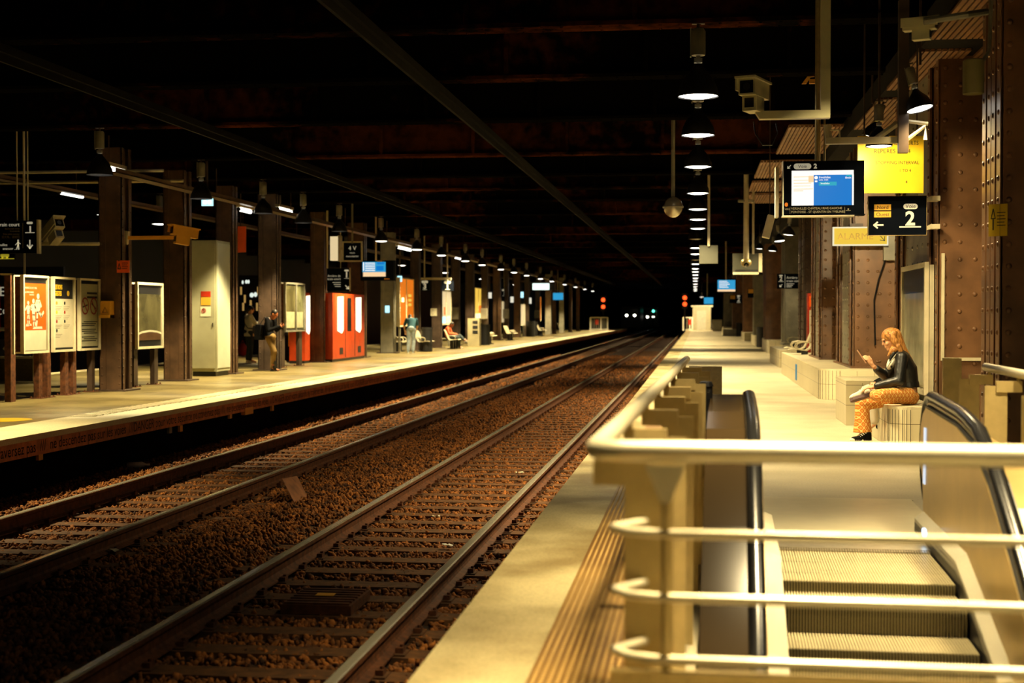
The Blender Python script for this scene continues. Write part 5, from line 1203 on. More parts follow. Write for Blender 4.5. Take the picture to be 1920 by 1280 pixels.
k = B(); a = P.p(.02, 1.0); k.tube([a, (a.x, a.y, 4.7)], .03, 8); a = P.p(.6, 1.0); k.tube([a, (a.x, a.y, 4.7)], .012, 6); k.build('hanger', M['cream'], t)
# train court sign at the very left
a = AY(-62, 475, 25.2); e = AY(70, 413, 25.2)
P = Panel(a, (1,0,0), e.x-a.x, e.z-a.z); t = thing('train_sign', 'large dark sign reading Train court and Voie 1 at the left edge', 'sign', tuple(P.p(.5, 0)))
k = B(); board(P, k, .06); k.build('board', M['navy'], t); k = B(); P.rect(k, 1.0, 1.03, -.02, 1.02, -.07, .03); k.build('edge', M['paper'], t)
P.o = P.o+Vector((0, -.001, 0)); U = lambda px: (AY(px, 440, 25.2).x-P.o.x)/P.w; V = lambda py: (AY(30, py, 25.2).z-P.o.z)/P.h
k = B(); P.text(k, 'Train court', .115, U(37), V(424), .002, 'RIGHT'); P.text(k, 'Veuillez', .08, U(14), V(461), .002, 'RIGHT'); P.text(k, 'avancer ...', .08, U(31), V(468), .002, 'RIGHT'); P.text(k, '1', .17, U(57), V(434.5), .002, 'CENTER', bold=.008); P.rect(k, U(47.5), U(65), V(437), V(435.5), .001, .003)
arrow(P, k, U(56), V(458), .15, -90, .025, .001, .003); P.pill(k, U(56), V(418), .12, .045, .001, .003)
P.disc(k, U(34), V(450.5), .016, .001, .003); P.stroke(k, [(U(34),V(453)),(U(34),V(459)),(U(35),V(467))], .03, .001, .003); P.stroke(k, [(U(34),V(459)),(U(31),V(467))], .02, .001, .003); P.stroke(k, [(U(34),V(454)),(U(38),V(457))], .015, .001, .003); P.stroke(k, [(U(34),V(454)),(U(29),V(459))], .015, .001, .003)
k.build('lettering', M['lettering'], t)
k = B(); P.text(k, 'Short train move', .05, U(37), V(430), .002, 'RIGHT'); P.text(k, 'frontwards', .05, U(37), V(434.5), .002, 'RIGHT'); P.text(k, 'Tren corto avanzar', .05, U(37), V(440), .002, 'RIGHT'); P.text(k, '短火车，请前行', .06, U(37), V(446), .002, 'RIGHT'); P.rect(k, U(42.5), U(43.3), V(465), V(418), .001, .003); k.build('small_lettering', mat('ochre_lettering', (.46, .36, .2), .5, 0, 0), t)
k = B()
for px_ in (31, 51):
    a = AY(px_, 413, 25.2); k.tube([a+Vector((0,.03,-.05)), (a.x, a.y+.03, 6.02)], .012, 6)
k.build('hanger', M['cream'], t)
t, P = hang_box(-20, 27, 476, 486, 25.4, 'train_pictogram', 'dark strip with a yellow train pictogram below the train court sign', 'sign', 'navy', .04, None)
k = B(); P.rect(k, 0, 1, 0, .18, .001, .003); P.rect(k, .48, .76, .30, .95, .001, .003); P.disc(k, .53, .28, .02, .001, .003); P.disc(k, .71, .28, .02, .001, .003); P.poly(k, [(.44,.9),(.48,.95),(.48,.45),(.45,.45)], .001, .003); P.poly(k, [(.76,.95),(.80,.9),(.79,.45),(.76,.45)], .001, .003); k.build('pictogram', mat('bright_yellow_print', (.85, .75, .05), .5, 0, 0, emit=.25), t)
k = B(); q = AY(52, 480, 25.4); k.tube([(q.x, 25.27, 2.1), (q.x, 25.27, 6.02)], .022, 8); tag(k.build('hanging_rod', M['cream'], None), 'short pale rod hanging below the train court sign', 'rod')
# cameras on arms
q = AY(103, 438, 26.2); cctv((q.x, 26.2, q.z), 'cream surveillance camera on an arm beside the train court sign', .9, 1.25, 'cream', -.5)
a = AY(73, 457, 26.3); e = AY(186, 457, 26.3); tag(B().cyl(a, e, .035, n=10).build('camera_arm', M['cream'], None), 'pale horizontal arm between the train court sign and the first column', 'bracket')
a = AY(232, 445, 27.2); e = AY(336, 446, 27.2); t = thing('camera_arm', 'ochre camera arm reaching right from the first column', 'bracket', tuple(a)); B().obox((a+e)/2, ((e-a).length, .06, .07)).build('arm', M['ocher'], t); B().obox(a, (.2, .12, .26), (0,.1,0)).build('wall_plate', M['cream'], t)
q = AY(342, 443, 27.2); cctv((q.x, 27.2, q.z), 'ochre surveillance camera at the end of the long arm', -.9, 1.15, 'ocher', -.15)
# bracket signs 3 and 1 and small things far along
def num(n):
    def f(P, t):
        k = B(); P.text(k, n, .5, .5, .22, .002, 'CENTER', bold=.012); P.rect(k, .3, .7, .10, .15, .001, .003); P.pill(k, .5, .88, .3, .12, .001, .003); k.build('lettering', M['lettering'], t)
    return f
t = thing('sign_beam', 'pale ochre beam carrying the signs 3 and 1 across the far platform', 'bracket', tuple(AY(815, 522, 63))); a = AY(785, 523, 63); e = AY(846, 522, 63); B().obox((a+e)/2, ((e-a).length, .1, .1)).build('beam', M['cream'], t)
hang_box(787, 806, 526, 545, 63, 'track_sign', 'dark sign showing a 3 at the left end of the pale beam', 'sign', 'navy', .06, 796, 'cream', num('3'))
hang_box(828, 850, 527, 545, 63.5, 'track_sign', 'dark sign showing a 1 above the lit cream poster', 'sign', 'navy', .06, 839, 'cream', num('1'))
hang_box(938, 953, 542, 556, 92, 'track_sign', 'small distant sign above the narrow lit poster with the bright lamp', 'sign', 'navy', .06, 945, 'cream', num('1'))
hang_box(1037, 1056, 549, 562, 110, 'departures_screen', 'distant bright blue screen across the tracks', 'screen', 'navy', .3, 1046, 'cream', lambda P, t: P.rect(B(), 0,1,0,1,0,.004).build('display', M['scrcyan'], t))
hang_box(994, 1040, 529, 544, 95, 'lit_sign', 'wide bright white lit panel hanging far across the tracks', 'sign', 'black', .5, 1015, 'darkcol', lambda P, t: P.rect(B(), .1,.78,.05,.85,0,.01).build('lit_face', mat('white_lit_panel', (.8, 1.0, .9), .5, 0, 0, emit=1.6), t))
def exit_(P, t):
    P.rect(B(), .0, 1, 0, 1, 0, .005).build('lit_face', M['cyan'], t); k = B(); P.disc(k, .3, .5, .05, .005, .009); P.disc(k, .68, .5, .05, .005, .009); k.build('pictogram', M['scrwhite'], t)
hang_box(378, 400, 372, 386, 29.2, 'exit_light', 'small green-blue lit emergency sign under the second pendant lamp', 'sign', 'black', .08, 389, 'darkcol', exit_)
for i, (px, py, y, mm) in enumerate(((917, 553, 84, 'paper'), (960, 561, 100, 'paper'), (992, 563, 115, 'paper'), (748, 522, 57, 'cyan'), (977, 552, 105, 'cyan'))):
    a = AY(px-3, py+6, y); e = AY(px+4, py-5, y); t = thing('lit_sign', 'x', 'sign', ((a.x+e.x)/2, y, a.z)); B().box(a.x, e.x, y, y+.2, a.z, e.z).build('lit_face', mat('pale_lit_sign', (1, .95, .75), .5, 0, 0, emit=.8) if mm == 'paper' else M['cyan'], t); B().cyl(((a.x+e.x)/2, y+.1, e.z), ((a.x+e.x)/2, y+.1, 6.02), .03, n=6).build('pole', M['darkcol'], t); tag(t,
       'small pale lit sign among the distant columns, %s from the orange poster' % words[i], 'sign', 'small lit signs among the distant columns')
for i, ci in enumerate((9, 11, 13, 16)):
    x = CL[ci].location.x; y = Y1C[ci]-.325
    tag(B().box(x-.2, x+.2, y, y+.32, 1.3, 1.9).build('junction_box', M['grey'], None), 'grey box on the distant column across the tracks, %s in line' % words[i], 'box', 'grey boxes on the distant columns')
# ---- seats, bins
seatL = seat_proto(True); seatL['label'] = 'cream wire seat the leaning man bends over'; seatL['group'] = 'wire seats across the tracks'
q = G(762, 660); seatL.location = (q.x-.55, q.y+.6, 0)
def seats(px, py, n, lb):
    q = G(px, py)
    for i in range(n): dup(seatL, (q.x, q.y+i*.62, 0), None, lb % words[i])
dup(seatL, (seatL.location.x, seatL.location.y+.62, 0), None, 'cream wire seat just beyond the leaning man')
seats(789, 659, 2, 'cream wire seat beside the litter bin behind the leaning man, %s of two')
seats(846, 654, 3, 'cream wire seat in the row of the person in red, %s of the row')
seats(911, 645, 3, 'cream wire seat with a litter bin in front of it, %s of the row')
seats(953, 638, 3, 'cream wire seat between the thin column and the litter bin, %s of the row')
seats(1013, 630, 2, 'cream wire seat below the narrow orange poster, %s of two')
seats(1050, 623, 2, 'cream wire seat near the end of the platform across the tracks, %s of two')
q = G(800, 659); bin_(q.x, q.y, 1.0, 'black litter bin right of the leaning man', .24)
q = G(900, 646); bin_(q.x+.35, q.y-.6, 1.05, 'black litter bin in front of the seats beyond the person in red', .26)
q = G(979, 631); bin_(q.x+.6, q.y, 1.1, 'black litter bin under the narrow pale poster', .32)
q = G(999, 630); bin_(q.x, q.y, 1.05, 'black litter bin beside the distant seat', .35)
q = G(8, 787); tag(B().lathe([(0, .003), (.38, .003), (.38, .001)], (q.x, q.y, 0), 28).build('floor_sticker', M['yellow'], None), 'round yellow sticker on the floor at the left edge', 'sticker')
# suitcase, barrier, machine behind the columns
q = G(551, 679); t = thing('suitcase', 'large black suitcase with a yellow strap behind the timetable panel', 'suitcase', (q.x, q.y, 0))
B().box(q.x-.3, q.x+.3, q.y, q.y+.4, .06, .86).build('shell', M['cloth_black'], t); B().box(q.x-.18, q.x-.05, q.y-.01, q.y, .5, .98).build('strap', M['yellow'], t)
k = B()
for s in (-.22, .22): k.cyl((q.x+s, q.y+.05, .05), (q.x+s, q.y+.12, .05), .05, n=10)
k.build('wheels', M['black'], t)
q = G(856, 650.5); t = thing('vending_kiosk', 'pale ticket kiosk with small dark windows beside the person in red', 'kiosk', (q.x, q.y+3, 0))
B().box(q.x+.05, q.x+.62, q.y+3, q.y+3.6, 0, 1.35).build('body', M['dullcream'], t); k = B()
for i in range(3): k.box(q.x+.3, q.x+.55, q.y+2.98, q.y+3, .6+.24*i, .75+.24*i)
k.build('windows', M['black'], t)
# things on the dark far side
t = thing('far_billboard', 'dark billboard with red edge and pale letters on the far wall at the left edge', 'billboard', (-17.5, 30.0, 0))
P = Panel(AY(-60, 636, 38), (1,0,0), AY(120,636,38).x-AY(-60,636,38).x, AY(0, 500, 38).z-AY(0,636,38).z)
k = B(); board(P, k, .1); k.build('board', mat('black_blue_print', (.010, .012, .020), .3, 0, 0), t); k = B(); P.rect(k, 0, .345, .1, .75, .001, .004); k.build('red_field', mat('red_print', (.55, .01, .012), .4, 0, 0), t)
k = B(); P.text(k, 'MIEN', .13, .16, .60, .005, sx=1.25); P.text(k, 'ECOUSV', .09, .22, .34, .005, sx=1.3); k.build('lettering', M['lettering'], t)
t = thing('platform_barrier', 'barrier with pale tubes and wire mesh at the left edge behind the poster boards', 'barrier', tuple(G(30, 735)))
y = 29.5
k = B()
for pts in ([(-30,617),(24,617)], [(8,655),(24,634)], [(10,672),(24,655)]): k.tube([AY(a, c, y) for a, c in pts], .04, 8)
k.build('tube', M['white'], t)
k = B(); a = AY(-30, 718, y+.5); e = AY(71, 672, y+.5); k.box(a.x, e.x, y+.5, y+.54, a.z, e.z); k.build('mesh_panel', mat('grey_brown_mesh', (.12, .09, .045), .6, 0, .3, 40), t)
k = B(); k.box(a.x, e.x, y+.45, y+.55, e.z, e.z+.05); k.box(a.x, e.x, y+.45, y+.55, a.z, a.z+.05); q = AY(68, 700, y+.5); k.box(q.x-.05, q.x+.05, y+.44, y+.56, 0, e.z+.2); k.box(a.x, a.x+.1, y+.44, y+.56, 0, e.z+.2); k.build('rail', M['cream'], t)
# bright shop-like cabinet behind the woman in white
q = G(480, 668); t = thing('snack_machine', 'snack vending machine with bright shelves behind the woman in white', 'vending machine', (q.x, q.y+2.5, 0))
yv = q.y+2.5; a = AY(449, 668, yv); e = AY(487, 516, yv)
B().box(a.x, e.x, yv, yv+.9, 0, e.z).build('body', M['black'], t); B().box(a.x+.05, e.x-.05, yv-.02, yv, e.z-.75, e.z-.05).build('header', M['black'], t)
k = B()
for (px, py, rx, rz) in ((455, 529, 2.2, 4), (462, 528, 3, 4), (466, 528, 2.4, 4), (472, 553, 4.5, 5), (479, 552, 4, 5)):
    c = AY(px, py, yv-.03); k.ell(c, (rx*.018, .02, rz*.018))
k.build('goods_white', mat('bright_goods', (.85, .95, .85), .5, 0, 0, emit=.9), t)
k = B()
for (px, py) in ((452, 545), (459, 560), (470, 570), (484, 545), (482, 575), (456, 575)):
    c = AY(px, py, yv-.03); k.obox(c, (.07, .03, .3))
k.build('goods_ochre', mat('ochre_goods', (.9, .55, .15), .5, 0, 0, emit=.35), t)
# ================================================================ TRACK THINGS
q = G(552, 918, -.70); b0 = G(554, 946, -.75); b1 = G(577, 933, -.75); u0 = AY(529, 897, b0.y+.28); u1 = AY(556, 892, b1.y+.28); th_ = Vector((.012, .004, -.012)); t = tag(B().hexa([b0+th_, b1+th_, b1, b0, u0+th_, u1+th_, u1, u0]).build('steel_plate', mat('rust_plate', (.22, .085, .03), .6, 0, .4, 8), None), 'rusty tilted plate lying against the rail', 'plate')
q = G(612, 1131, -.74); t = thing('track_box', 'flat rusty grated cover box between the rails', 'cover', (q.x, q.y, -.76))
k = B(); k.box(q.x-.27, q.x+.27, q.y-.32, q.y+.32, -.76, -.69); k.build('body', M['rust'], t); k = B()
for i in range(7): k.box(q.x-.25, q.x+.25, q.y-.30+i*.09, q.y-.26+i*.09, -.69, -.675)
k.build('grate', M['rust'], t); tag(B().box(q.x-.08, q.x+.06, q.y-.04, q.y+.06, -.675, -.67).build('scrap', M['ocher'], t), 'torn ochre scrap')
def scrap(px, py, s, label, m='litter', z=-.74):
    q = G(px, py, z); k = B(); random.seed(px)
    pts = [(s*(i-2)*.5, s*(j-1)*.45, s*random.uniform(0, .5)) for j in range(3) for i in range(5)]
    k.add([q+Vector(p) for p in pts], [(j*5+i, j*5+i+1, (j+1)*5+i+1, (j+1)*5+i) for j in range(2) for i in range(4)]); k.add([q+Vector(p)+Vector((0,0,.004)) for p in pts], [(j*5+i, j*5+i+1, (j+1)*5+i+1, (j+1)*5+i) for j in range(2) for i in range(4)])
    tag(k.build('paper_litter', M[m], None), label, 'litter')
scrap(842, 1025, .07, 'crumpled pale paper on the ballast beside the nearest rail'); scrap(975, 888, .06, 'thin torn paper between the rails of the near track', 'paper'); scrap(818, 969, .04, 'small pale scrap in the middle of the near track', 'paper'); scrap(212, 1034, .06, 'dim scrap in the dark beside the poster platform track', 'paper'); scrap(790, 857, .04, 'tiny pale scrap on the lit ballast between the tracks', 'paper')
q = G(262, 873, -.70); k = B(); k.lathe([(.0, 0), (.05, .005), (.05, .22), (.02, .28), (.02, .33), (0, .33)], (q.x-.2, q.y, -.70), 12, (1, .5, 0)); tag(k.build('bottle', M['white'], None, smooth=True), 'white bottle lying in the ballast under the far platform edge', 'bottle')
a = AX(460, 778, XE_L-.02); e = AX(475, 762, XE_L-.02); tag(B().box(XE_L-.10, XE_L-.02, a.y, e.y, a.z, e.z).build('track_marker', M['ocher'], None), 'small ochre marker plate under the far platform edge', 'sign')
for i, (px, py) in enumerate(((74, 855), (338, 803), (431, 779), (510, 765), (318, 806))):
    q = AX(px, py, XE_L-.2); tag(B().box(XE_L-.22, XE_L-.18, q.y-.06, q.y+.06, q.z-.05, q.z+.05).build('reflector', M['ocher' if i != 4 else 'grey'], None), 'small orange reflector in the dark under the far platform, %s from the camera' % ('first', 'third', 'fourth', 'fifth', 'second')[i], 'reflector', 'reflectors under the far platform')
# ================================================================ THE FAR END
def signal(px, py0, py1, y, label):
    a = AY(px, py0, y); e = AY(px, py1, y); t = thing('rail_signal', label, 'signal', (a.x, y, 0), 'red rail signals')
    B().box(a.x-.28, a.x+.28, y, y+.3, e.z-.45, a.z+.45).build('head', M['black'], t); B().cyl((a.x, y+.15, 0), (a.x, y+.15, e.z), .07, n=8).build('post', M['black'], t)
    for c in (a, e): B().cyl((c.x, y-.05, c.z), (c.x, y, c.z), .20, n=16).build('red_light', M['sigred'], t)
    spot('signal_glow', t, (0, -.4, a.z-.2), 60, 60, 1, (1, .12, .02), .2, (0, -1, -.3))
signal(1131, 562, 575, 150, 'red signal with two lights at the end of the far platform')
signal(1284, 558, 570, 140, 'red signal with two lights beside the pale cabin')
def gate(px0, px1, py0, py1, y, label):
    a = AY(px0, py1, y); e = AY(px1, py0, y); t = thing('end_gate', label, 'gate', ((a.x+e.x)/2, y, 0), 'white gates at the platform ends')
    k = B(); h = e.z
    for z in (.1, h): k.box(a.x, e.x, y-.04, y+.04, z-.04, z+.04)
    for x in (a.x, (a.x+e.x)/2+.2, e.x): k.box(x-.06, x+.06, y-.05, y+.05, 0, h)
    k.build('frame', M['white'], t); k = B(); x = a.x+.15
    while x < e.x: k.box(x-.03, x+.03, y-.03, y+.03, .1, h); x += .22
    k.build('bars', M['grey'], t)
    B().box(a.x+.5, a.x+.8, y-.07, y-.05, h*.45, h*.85).build('notice', M['red'], t)
gate(1107, 1139, 595, 616, 145, 'white end gate of the far platform, with a red notice'); gate(1281, 1298, 595, 616.5, 143.5, 'white end gate beside the pale cabin')
a = AY(1299, 617, 146); e = AY(1333, 575, 146); t = thing('staff_cabin', 'pale cabin closing the end of the escalator platform', 'cabin', ((a.x+e.x)/2, 146, 0))
B().box(a.x, e.x, 146, 149, 0, e.z).build('walls', M['cream'], t); B().box(a.x-.2, e.x+.2, 145.8, 149.2, e.z, e.z+.15).build('roof', M['white'], t); B().box(a.x+.4, a.x+1.3, 145.97, 146, .05, 2.0).build('door', M['white'], t)
t = thing('cabinet', 'pale low cabinet beside the cabin', 'cabinet', (e.x+.7, 140, 0)); B().box(e.x+.1, e.x+1.0, 140, 141, 0, 1.1).build('body', M['cream'], t); B().box(e.x+.2, e.x+.9, 139.98, 140, .2, 1.0).build('door', M['white'], t)
def train(px0, px1, py, y, label):
    a = AY(px0, py, y); e = AY(px1, py, y); cx = (a.x+e.x)/2; t = thing('train', label, 'train', (cx, y, -.6), 'distant trains')
    k = B(); k.box(cx-1.4, cx+1.4, y, y+12, -.3, 2.9); k.build('body', M['black'], t)
    for c in (a, e): k = B(); k.cyl((c.x, y-.06, c.z), (c.x, y, c.z), .17, n=12); k.build('headlight', M['headl'], t)
    B().box(cx-1.1, cx+1.1, y-.03, y, 1.5, 2.5).build('windscreen', M['glass'], t)
train(1175, 1190, 591, 215, 'distant dark train with two headlights, nearer the far platform')
train(1214, 1225, 594, 245, 'distant dark train with two headlights, farther right')
q = AY(1225, 583, 240); t = thing('signal_lamp', 'small green signal light deep in the tunnel', 'signal', tuple(q)); k = B(); k.ell(q, .2); k.build('green_light', mat('green_signal', (.1, .9, .6), .5, 0, 0, emit=5), t); B().cyl((q.x, 240.25, -1.25), (q.x, 240.25, q.z+.3), .1, n=8).build('post', M['black'], t)
# ================================================================ PEOPLE
def mrot(f, u):
    f = Vector(f).normalized(); u = Vector(u); r = f.cross(u).normalized(); u = r.cross(f)
    return Matrix((r, f, u)).transposed(), r, f, u
def loft(b, rings, n=20):                       # rings: (centre, vector a, vector c)
    vs = []
    for c, a, d in rings:
        c = Vector(c); a = Vector(a); d = Vector(d)
        vs += [c+a*math.cos(2*math.pi*k/n)+d*math.sin(2*math.pi*k/n) for k in range(n)]
    m = len(rings); fs = [(i*n+k, i*n+(k+1) % n, (i+1)*n+(k+1) % n, (i+1)*n+k) for i in range(m-1) for k in range(n)]
    fs += [tuple(range(n-1, -1, -1)), tuple(range((m-1)*n, m*n))]
    return b.add(vs, fs)
def head(b, c, f, u, s=1.0):
    Mx, r, f, u = mrot(f, u); e = Mx.to_euler(); c = Vector(c)
    L = lambda x, y, z: c+(r*x+f*y+u*z)*s
    el = lambda x, y, z, a, d, g: b.ell(L(x,y,z), (a*s, d*s, g*s), e, 16, 12)
    el(0,-.012,.032, .074,.095,.088); el(0,.022,-.035, .060,.068,.082); el(0,.050,-.098, .036,.036,.028); el(0,.074,.024, .050,.020,.014)
    b.limb([(L(0,.088,.008), .010*s), (L(0,.100,-.024), .0125*s)], 8); el(0,.084,-.062, .022,.010,.006); el(0,.081,-.073, .020,.010,.006)
    for k in (-1, 1): el(k*.074,-.006,-.012, .010,.022,.032); el(k*.045,.058,-.03, .02,.025,.02)
    return L, e
def hand(b, wrist, d, pn, side, s=1.0, curl=.6):
    # d: along the hand, pn: out of the back of the hand, side: +1/-1 places the thumb
    d = Vector(d).normalized(); pn = Vector(pn); pn = (pn-d*pn.dot(d)).normalized(); w = d.cross(pn)*side; W0 = Vector(wrist)
    Mx = Matrix((w, d, pn)).transposed(); b.ell(W0+d*.05*s, (.040*s, .052*s, .016*s), Mx.to_euler())
    b.limb([(W0-d*.02*s, .024*s), (W0+d*.02*s, .026*s)], 10)
    for i, ln in enumerate((.070, .080, .074, .058)):
        p = W0+d*.092*s+w*(.030-.020*i)*s; a = .25*curl; q = [(p, .0092*s)]
        for k, fr in enumerate((.45, .32, .23)):
            a += curl*(.5+.15*i*.3); p = p+(d*math.cos(a)-pn*math.sin(a))*ln*fr*s; q.append((p, (.0088-.0008*k)*s))
        b.limb(q, 8)
    p = W0+d*.03*s+w*.034*s; q = [(p, .012*s)]
    for ln, k in ((.035, .9), (.028, .5), (.022, .3)): p = p+(d*.75+w*k*.7-pn*curl*.5).normalized()*ln*s; q.append((p, .0095*s))
    b.limb(q, 8)
def shoe(parent, heel, toe, up, upper, sole, L=None, lace=None, high=True, name='shoe'):
    heel = Vector(heel); toe = Vector(toe); Mx, r, f, u = mrot(toe-heel, up); L = L or (toe-heel).length; s = L/.28
    q = lambda v, w, t: heel+f*(v*s)+r*(w*s)+u*(t*s)
    k = B(); e = Mx.to_euler()
    k.ell(q(.06,0,.055), (.036*s,.055*s,.05*s), e); k.ell(q(.20,0,.045), (.042*s,.075*s,.035*s), e); loft(k, [(q(.05,0,.03), r*.034*s, f*.045*s), (q(.055,0,.10), r*.034*s, f*.045*s), (q(.06,0,.125 if high else .09), r*.036*s, f*.046*s)])
    loft(k, [(q(.09,0,.095), r*.030*s, u*.035*s), (q(.14,0,.065), r*.036*s, u*.032*s), (q(.20,0,.05), r*.04*s, u*.026*s)])
    o = remeshed(k, name, upper, .008, 2, parent)
    pts = [(.0,.0),(.01,-.028),(.06,-.036),(.14,-.036),(.20,-.046),(.25,-.040),(.28,-.015),(.28,.015),(.25,.040),(.20,.046),(.14,.036),(.06,.036),(.01,.028)]
    k = B(); k.prism(pts, lambda v, w, t: q(v, w, t), -.006, .026); k.build('sole', sole, o)
    if lace:
        k = B()
        for i in range(5):
            v = .095+.022*i; t = .125-.013*i; k.tube([q(v,-.032,t-.012), q(v+.004,0,t), q(v,.032,t-.012)], .005*s, 5)
        k.ell(q(.245,0,.04), (.036*s,.036*s,.024*s), e); k.build('laces', lace, o)
    return o
def eyes(L, e, parent, s=1.0):
    for k in (-1, 1): B().ell(L(k*.031, .080, .004), (.012*s, .009*s, .007*s), e, 10, 7).build('eye', M['ink'], parent)
def hair_short(L, e, parent, m, s=1.0):
    k = B(); k.ell(L(0,-.020,.044), (.080*s,.096*s,.084*s), e); k.ell(L(0,-.055,-.01), (.068*s,.055*s,.07*s), e); return remeshed(k, 'hair', m, .010, 3, parent)
# ---------------------------------------------------------------- generic figure from local joints
def figure(label, base, ang, J, mats, s=1.0, hairf=hair_short, vox=.010, shoes=True, extra=None):
    base = Vector(base); ca, sa = math.cos(ang), math.sin(ang); ex = Vector((ca, sa, 0)); ey = Vector((-sa, ca, 0))
    w = lambda p: base+(ex*p[0]+ey*p[1]+Vector((0,0,1))*p[2])*s
    dv = lambda p: ex*p[0]+ey*p[1]+Vector((0,0,1))*p[2]
    A = {k: w(v) for k, v in J.items() if k not in ('face', 'up', 'lat', 'hd', 'hn', 'tl', 'tr')}
    lat = dv(J.get('lat', (0,1,0)))
    body = B(); L, e = head(body, A['head'], dv(J['face']), dv(J.get('up', (0,0,1))), s)
    sp = [A['pelvis'], A['waist'], A['chest'], A['neck']]
    def torso(b, k):
        fr = [(sp[1]-sp[0]), (sp[2]-sp[0]), (sp[3]-sp[1]), (sp[3]-sp[2])]
        f = [lat.cross(v).normalized() for v in fr]
        r = [(sp[0]-fr[0].normalized()*.08*s, lat*.13, f[0]*.09), (sp[0], lat*.165, f[0]*.115), (sp[1], lat*.145, f[1]*.105), (sp[2], lat*.175, f[2]*.12), (sp[2].lerp(sp[3], .55), lat*.165, f[3]*.10), (sp[2].lerp(sp[3], .88), lat*.10, f[3]*.075)]
        loft(b, [(c, a*s*k, d*s*k) for c, a, d in r])
    torso(body, .94)
    body.limb([(sp[2].lerp(sp[3], .8), .06*s), (sp[3], .052*s), (A['head']-(A['head']-sp[3])*.2, .05*s)])
    for S in 'LR':
        body.limb([(A['sh'+S], .05*s), (A['el'+S], .038*s), (A['wr'+S], .026*s)]); body.limb([(A['hip'+S], .08*s), (A['kn'+S], .055*s), (A['an'+S], .038*s), (A['toe'+S].lerp(A['an'+S], .5), .034*s), (A['toe'+S], .028*s)])
        hd = dv(J['hd'][S]) if 'hd' in J and S in J['hd'] else A['wr'+S]-A['el'+S]; hn = dv(J['hn'][S]) if 'hn' in J and S in J['hn'] else dv((1, 0, .3))
        hand(body, A['wr'+S], hd, hn, 1 if S == 'L' else -1, s)
    body = remeshed(body, 'person', mats['skin'], vox, 2, None, base); tag(body, label, 'person')
    ORG[body.name] = base
    eyes(L, e, body, s); hairf(L, e, body, mats['hair'], s)
    k = B(); torso(k, 1.06)
    for S in 'LR':
        end = A['wr'+S] if mats.get('long', True) else A['sh'+S].lerp(A['el'+S], .75)
        ch = [(A['sh'+S], .066*s), (A['el'+S], .056*s), (end, .044*s)] if mats.get('long', True) else [(A['sh'+S], .066*s), (end, .062*s)]
        k.limb(ch)
    if mats.get('tail'): loft(k, [(sp[1], lat*.16*s, lat.cross(Vector((0,0,1)))*.13*s), (sp[0]-Vector((0,0,.14*s)), lat*.19*s, lat.cross(Vector((0,0,1)))*.15*s)])
    remeshed(k, mats.get('topname', 'jacket'), mats['top'], vox, 3, body)
    k = B(); k.ell(A['pelvis'], (.16*s, .16*s, .12*s))
    for S in 'LR': k.limb([(A['hip'+S], .098*s), (A['hip'+S].lerp(A['kn'+S], .5), .085*s), (A['kn'+S], .070*s), (A['kn'+S].lerp(A['an'+S], .5), .066*s), (A['an'+S]+(A['kn'+S]-A['an'+S]).normalized()*.03*s, .058*s)])
    remeshed(k, 'trousers', mats['legs'], vox, 3, body)
    for S in 'LR':
        f = (A['toe'+S]-A['an'+S]); u = A['kn'+S]-A['an'+S]
        ff = (A['toe'+S]-A['an'+S]).normalized(); up = Vector((0,0,1)) if abs(ff.z) < .8 else u
        if 'tl' in J and S == 'L': up = dv(J['tl'])
        if 'tr' in J and S == 'R': up = dv(J['tr'])
        h = A['an'+S]-ff*.06*s; hh = Vector(h); tt = Vector(A['toe'+S])
        if abs(ff.z) < .5: hh.z = max(base.z+.008, min(hh.z, tt.z)-.03*s); tt.z = hh.z+ff.z*.1
        shoe(body, hh, tt+ff*.02*s, up, mats['shoes'], mats['soles'], None, mats.get('lace'))
    if extra: extra(body, A, w, dv)
    return body, A, w
# man with the phone leaning by the dark column
q = G(507, 696)
J = dict(head=(.13,.0,1.53), face=(.75,0,-.62), up=(.62,0,.75), neck=(.03,0,1.43), chest=(-.03,0,1.25), waist=(-.04,0,1.05), pelvis=(0,0,.92),
 shL=(.0,.18,1.39), elL=(.06,.24,1.10), wrL=(.30,.10,1.20), shR=(.0,-.18,1.39), elR=(.08,-.23,1.10), wrR=(.32,-.08,1.20),
 hipL=(0,.09,.90), knL=(.03,.10,.50), anL=(.0,.10,.09), toeL=(.17,.11,.035), hipR=(0,-.09,.90), knR=(.18,-.10,.54), anR=(.06,.02,.22), toeR=(.10,.06,.05), hd=dict(L=(.9,-.4,.3), R=(.9,.4,.3)), hn=dict(L=(.2,1,-.5), R=(.2,-1,-.5)))
def phone_of(name, c, f, label=None):
    def ex(body, A, w, dv): pass
    return ex
man, A, w = figure('person in black top and khaki trousers leaning at the dark column, looking at a phone', (q.x, q.y, 0), math.radians(-12), J,
 dict(skin=mat('warm_lit_skin', (.50, .17, .07), .5, 0, .06), hair=M['hairdark'], top=M['cloth_black'], legs=M['khaki'], shoes=M['black'], soles=M['rubber']), .99)
c = w((.40, 0, 1.23)); tag(B().obox(c, (.075, .010, .15), (-.6, 0, -1.78)).build('phone', M['black'], None), 'black phone held by the leaning person in black', 'phone')
t = thing('shoulder_bag', 'black bag hanging at the back of the person in black', 'bag', tuple(w((-.2, 0, .95)))); B().obox(w((-.24, -.12, 1.05)), (.16, .30, .40), (0, .1, -.2)).build('body', M['cloth_black'], t); k = B(); k.tube([w((-.22,-.18,1.25)), w((-.05,-.20,1.45)), w((.05,-.1,1.42))], .012, 6); k.build('strap', M['black'], t)
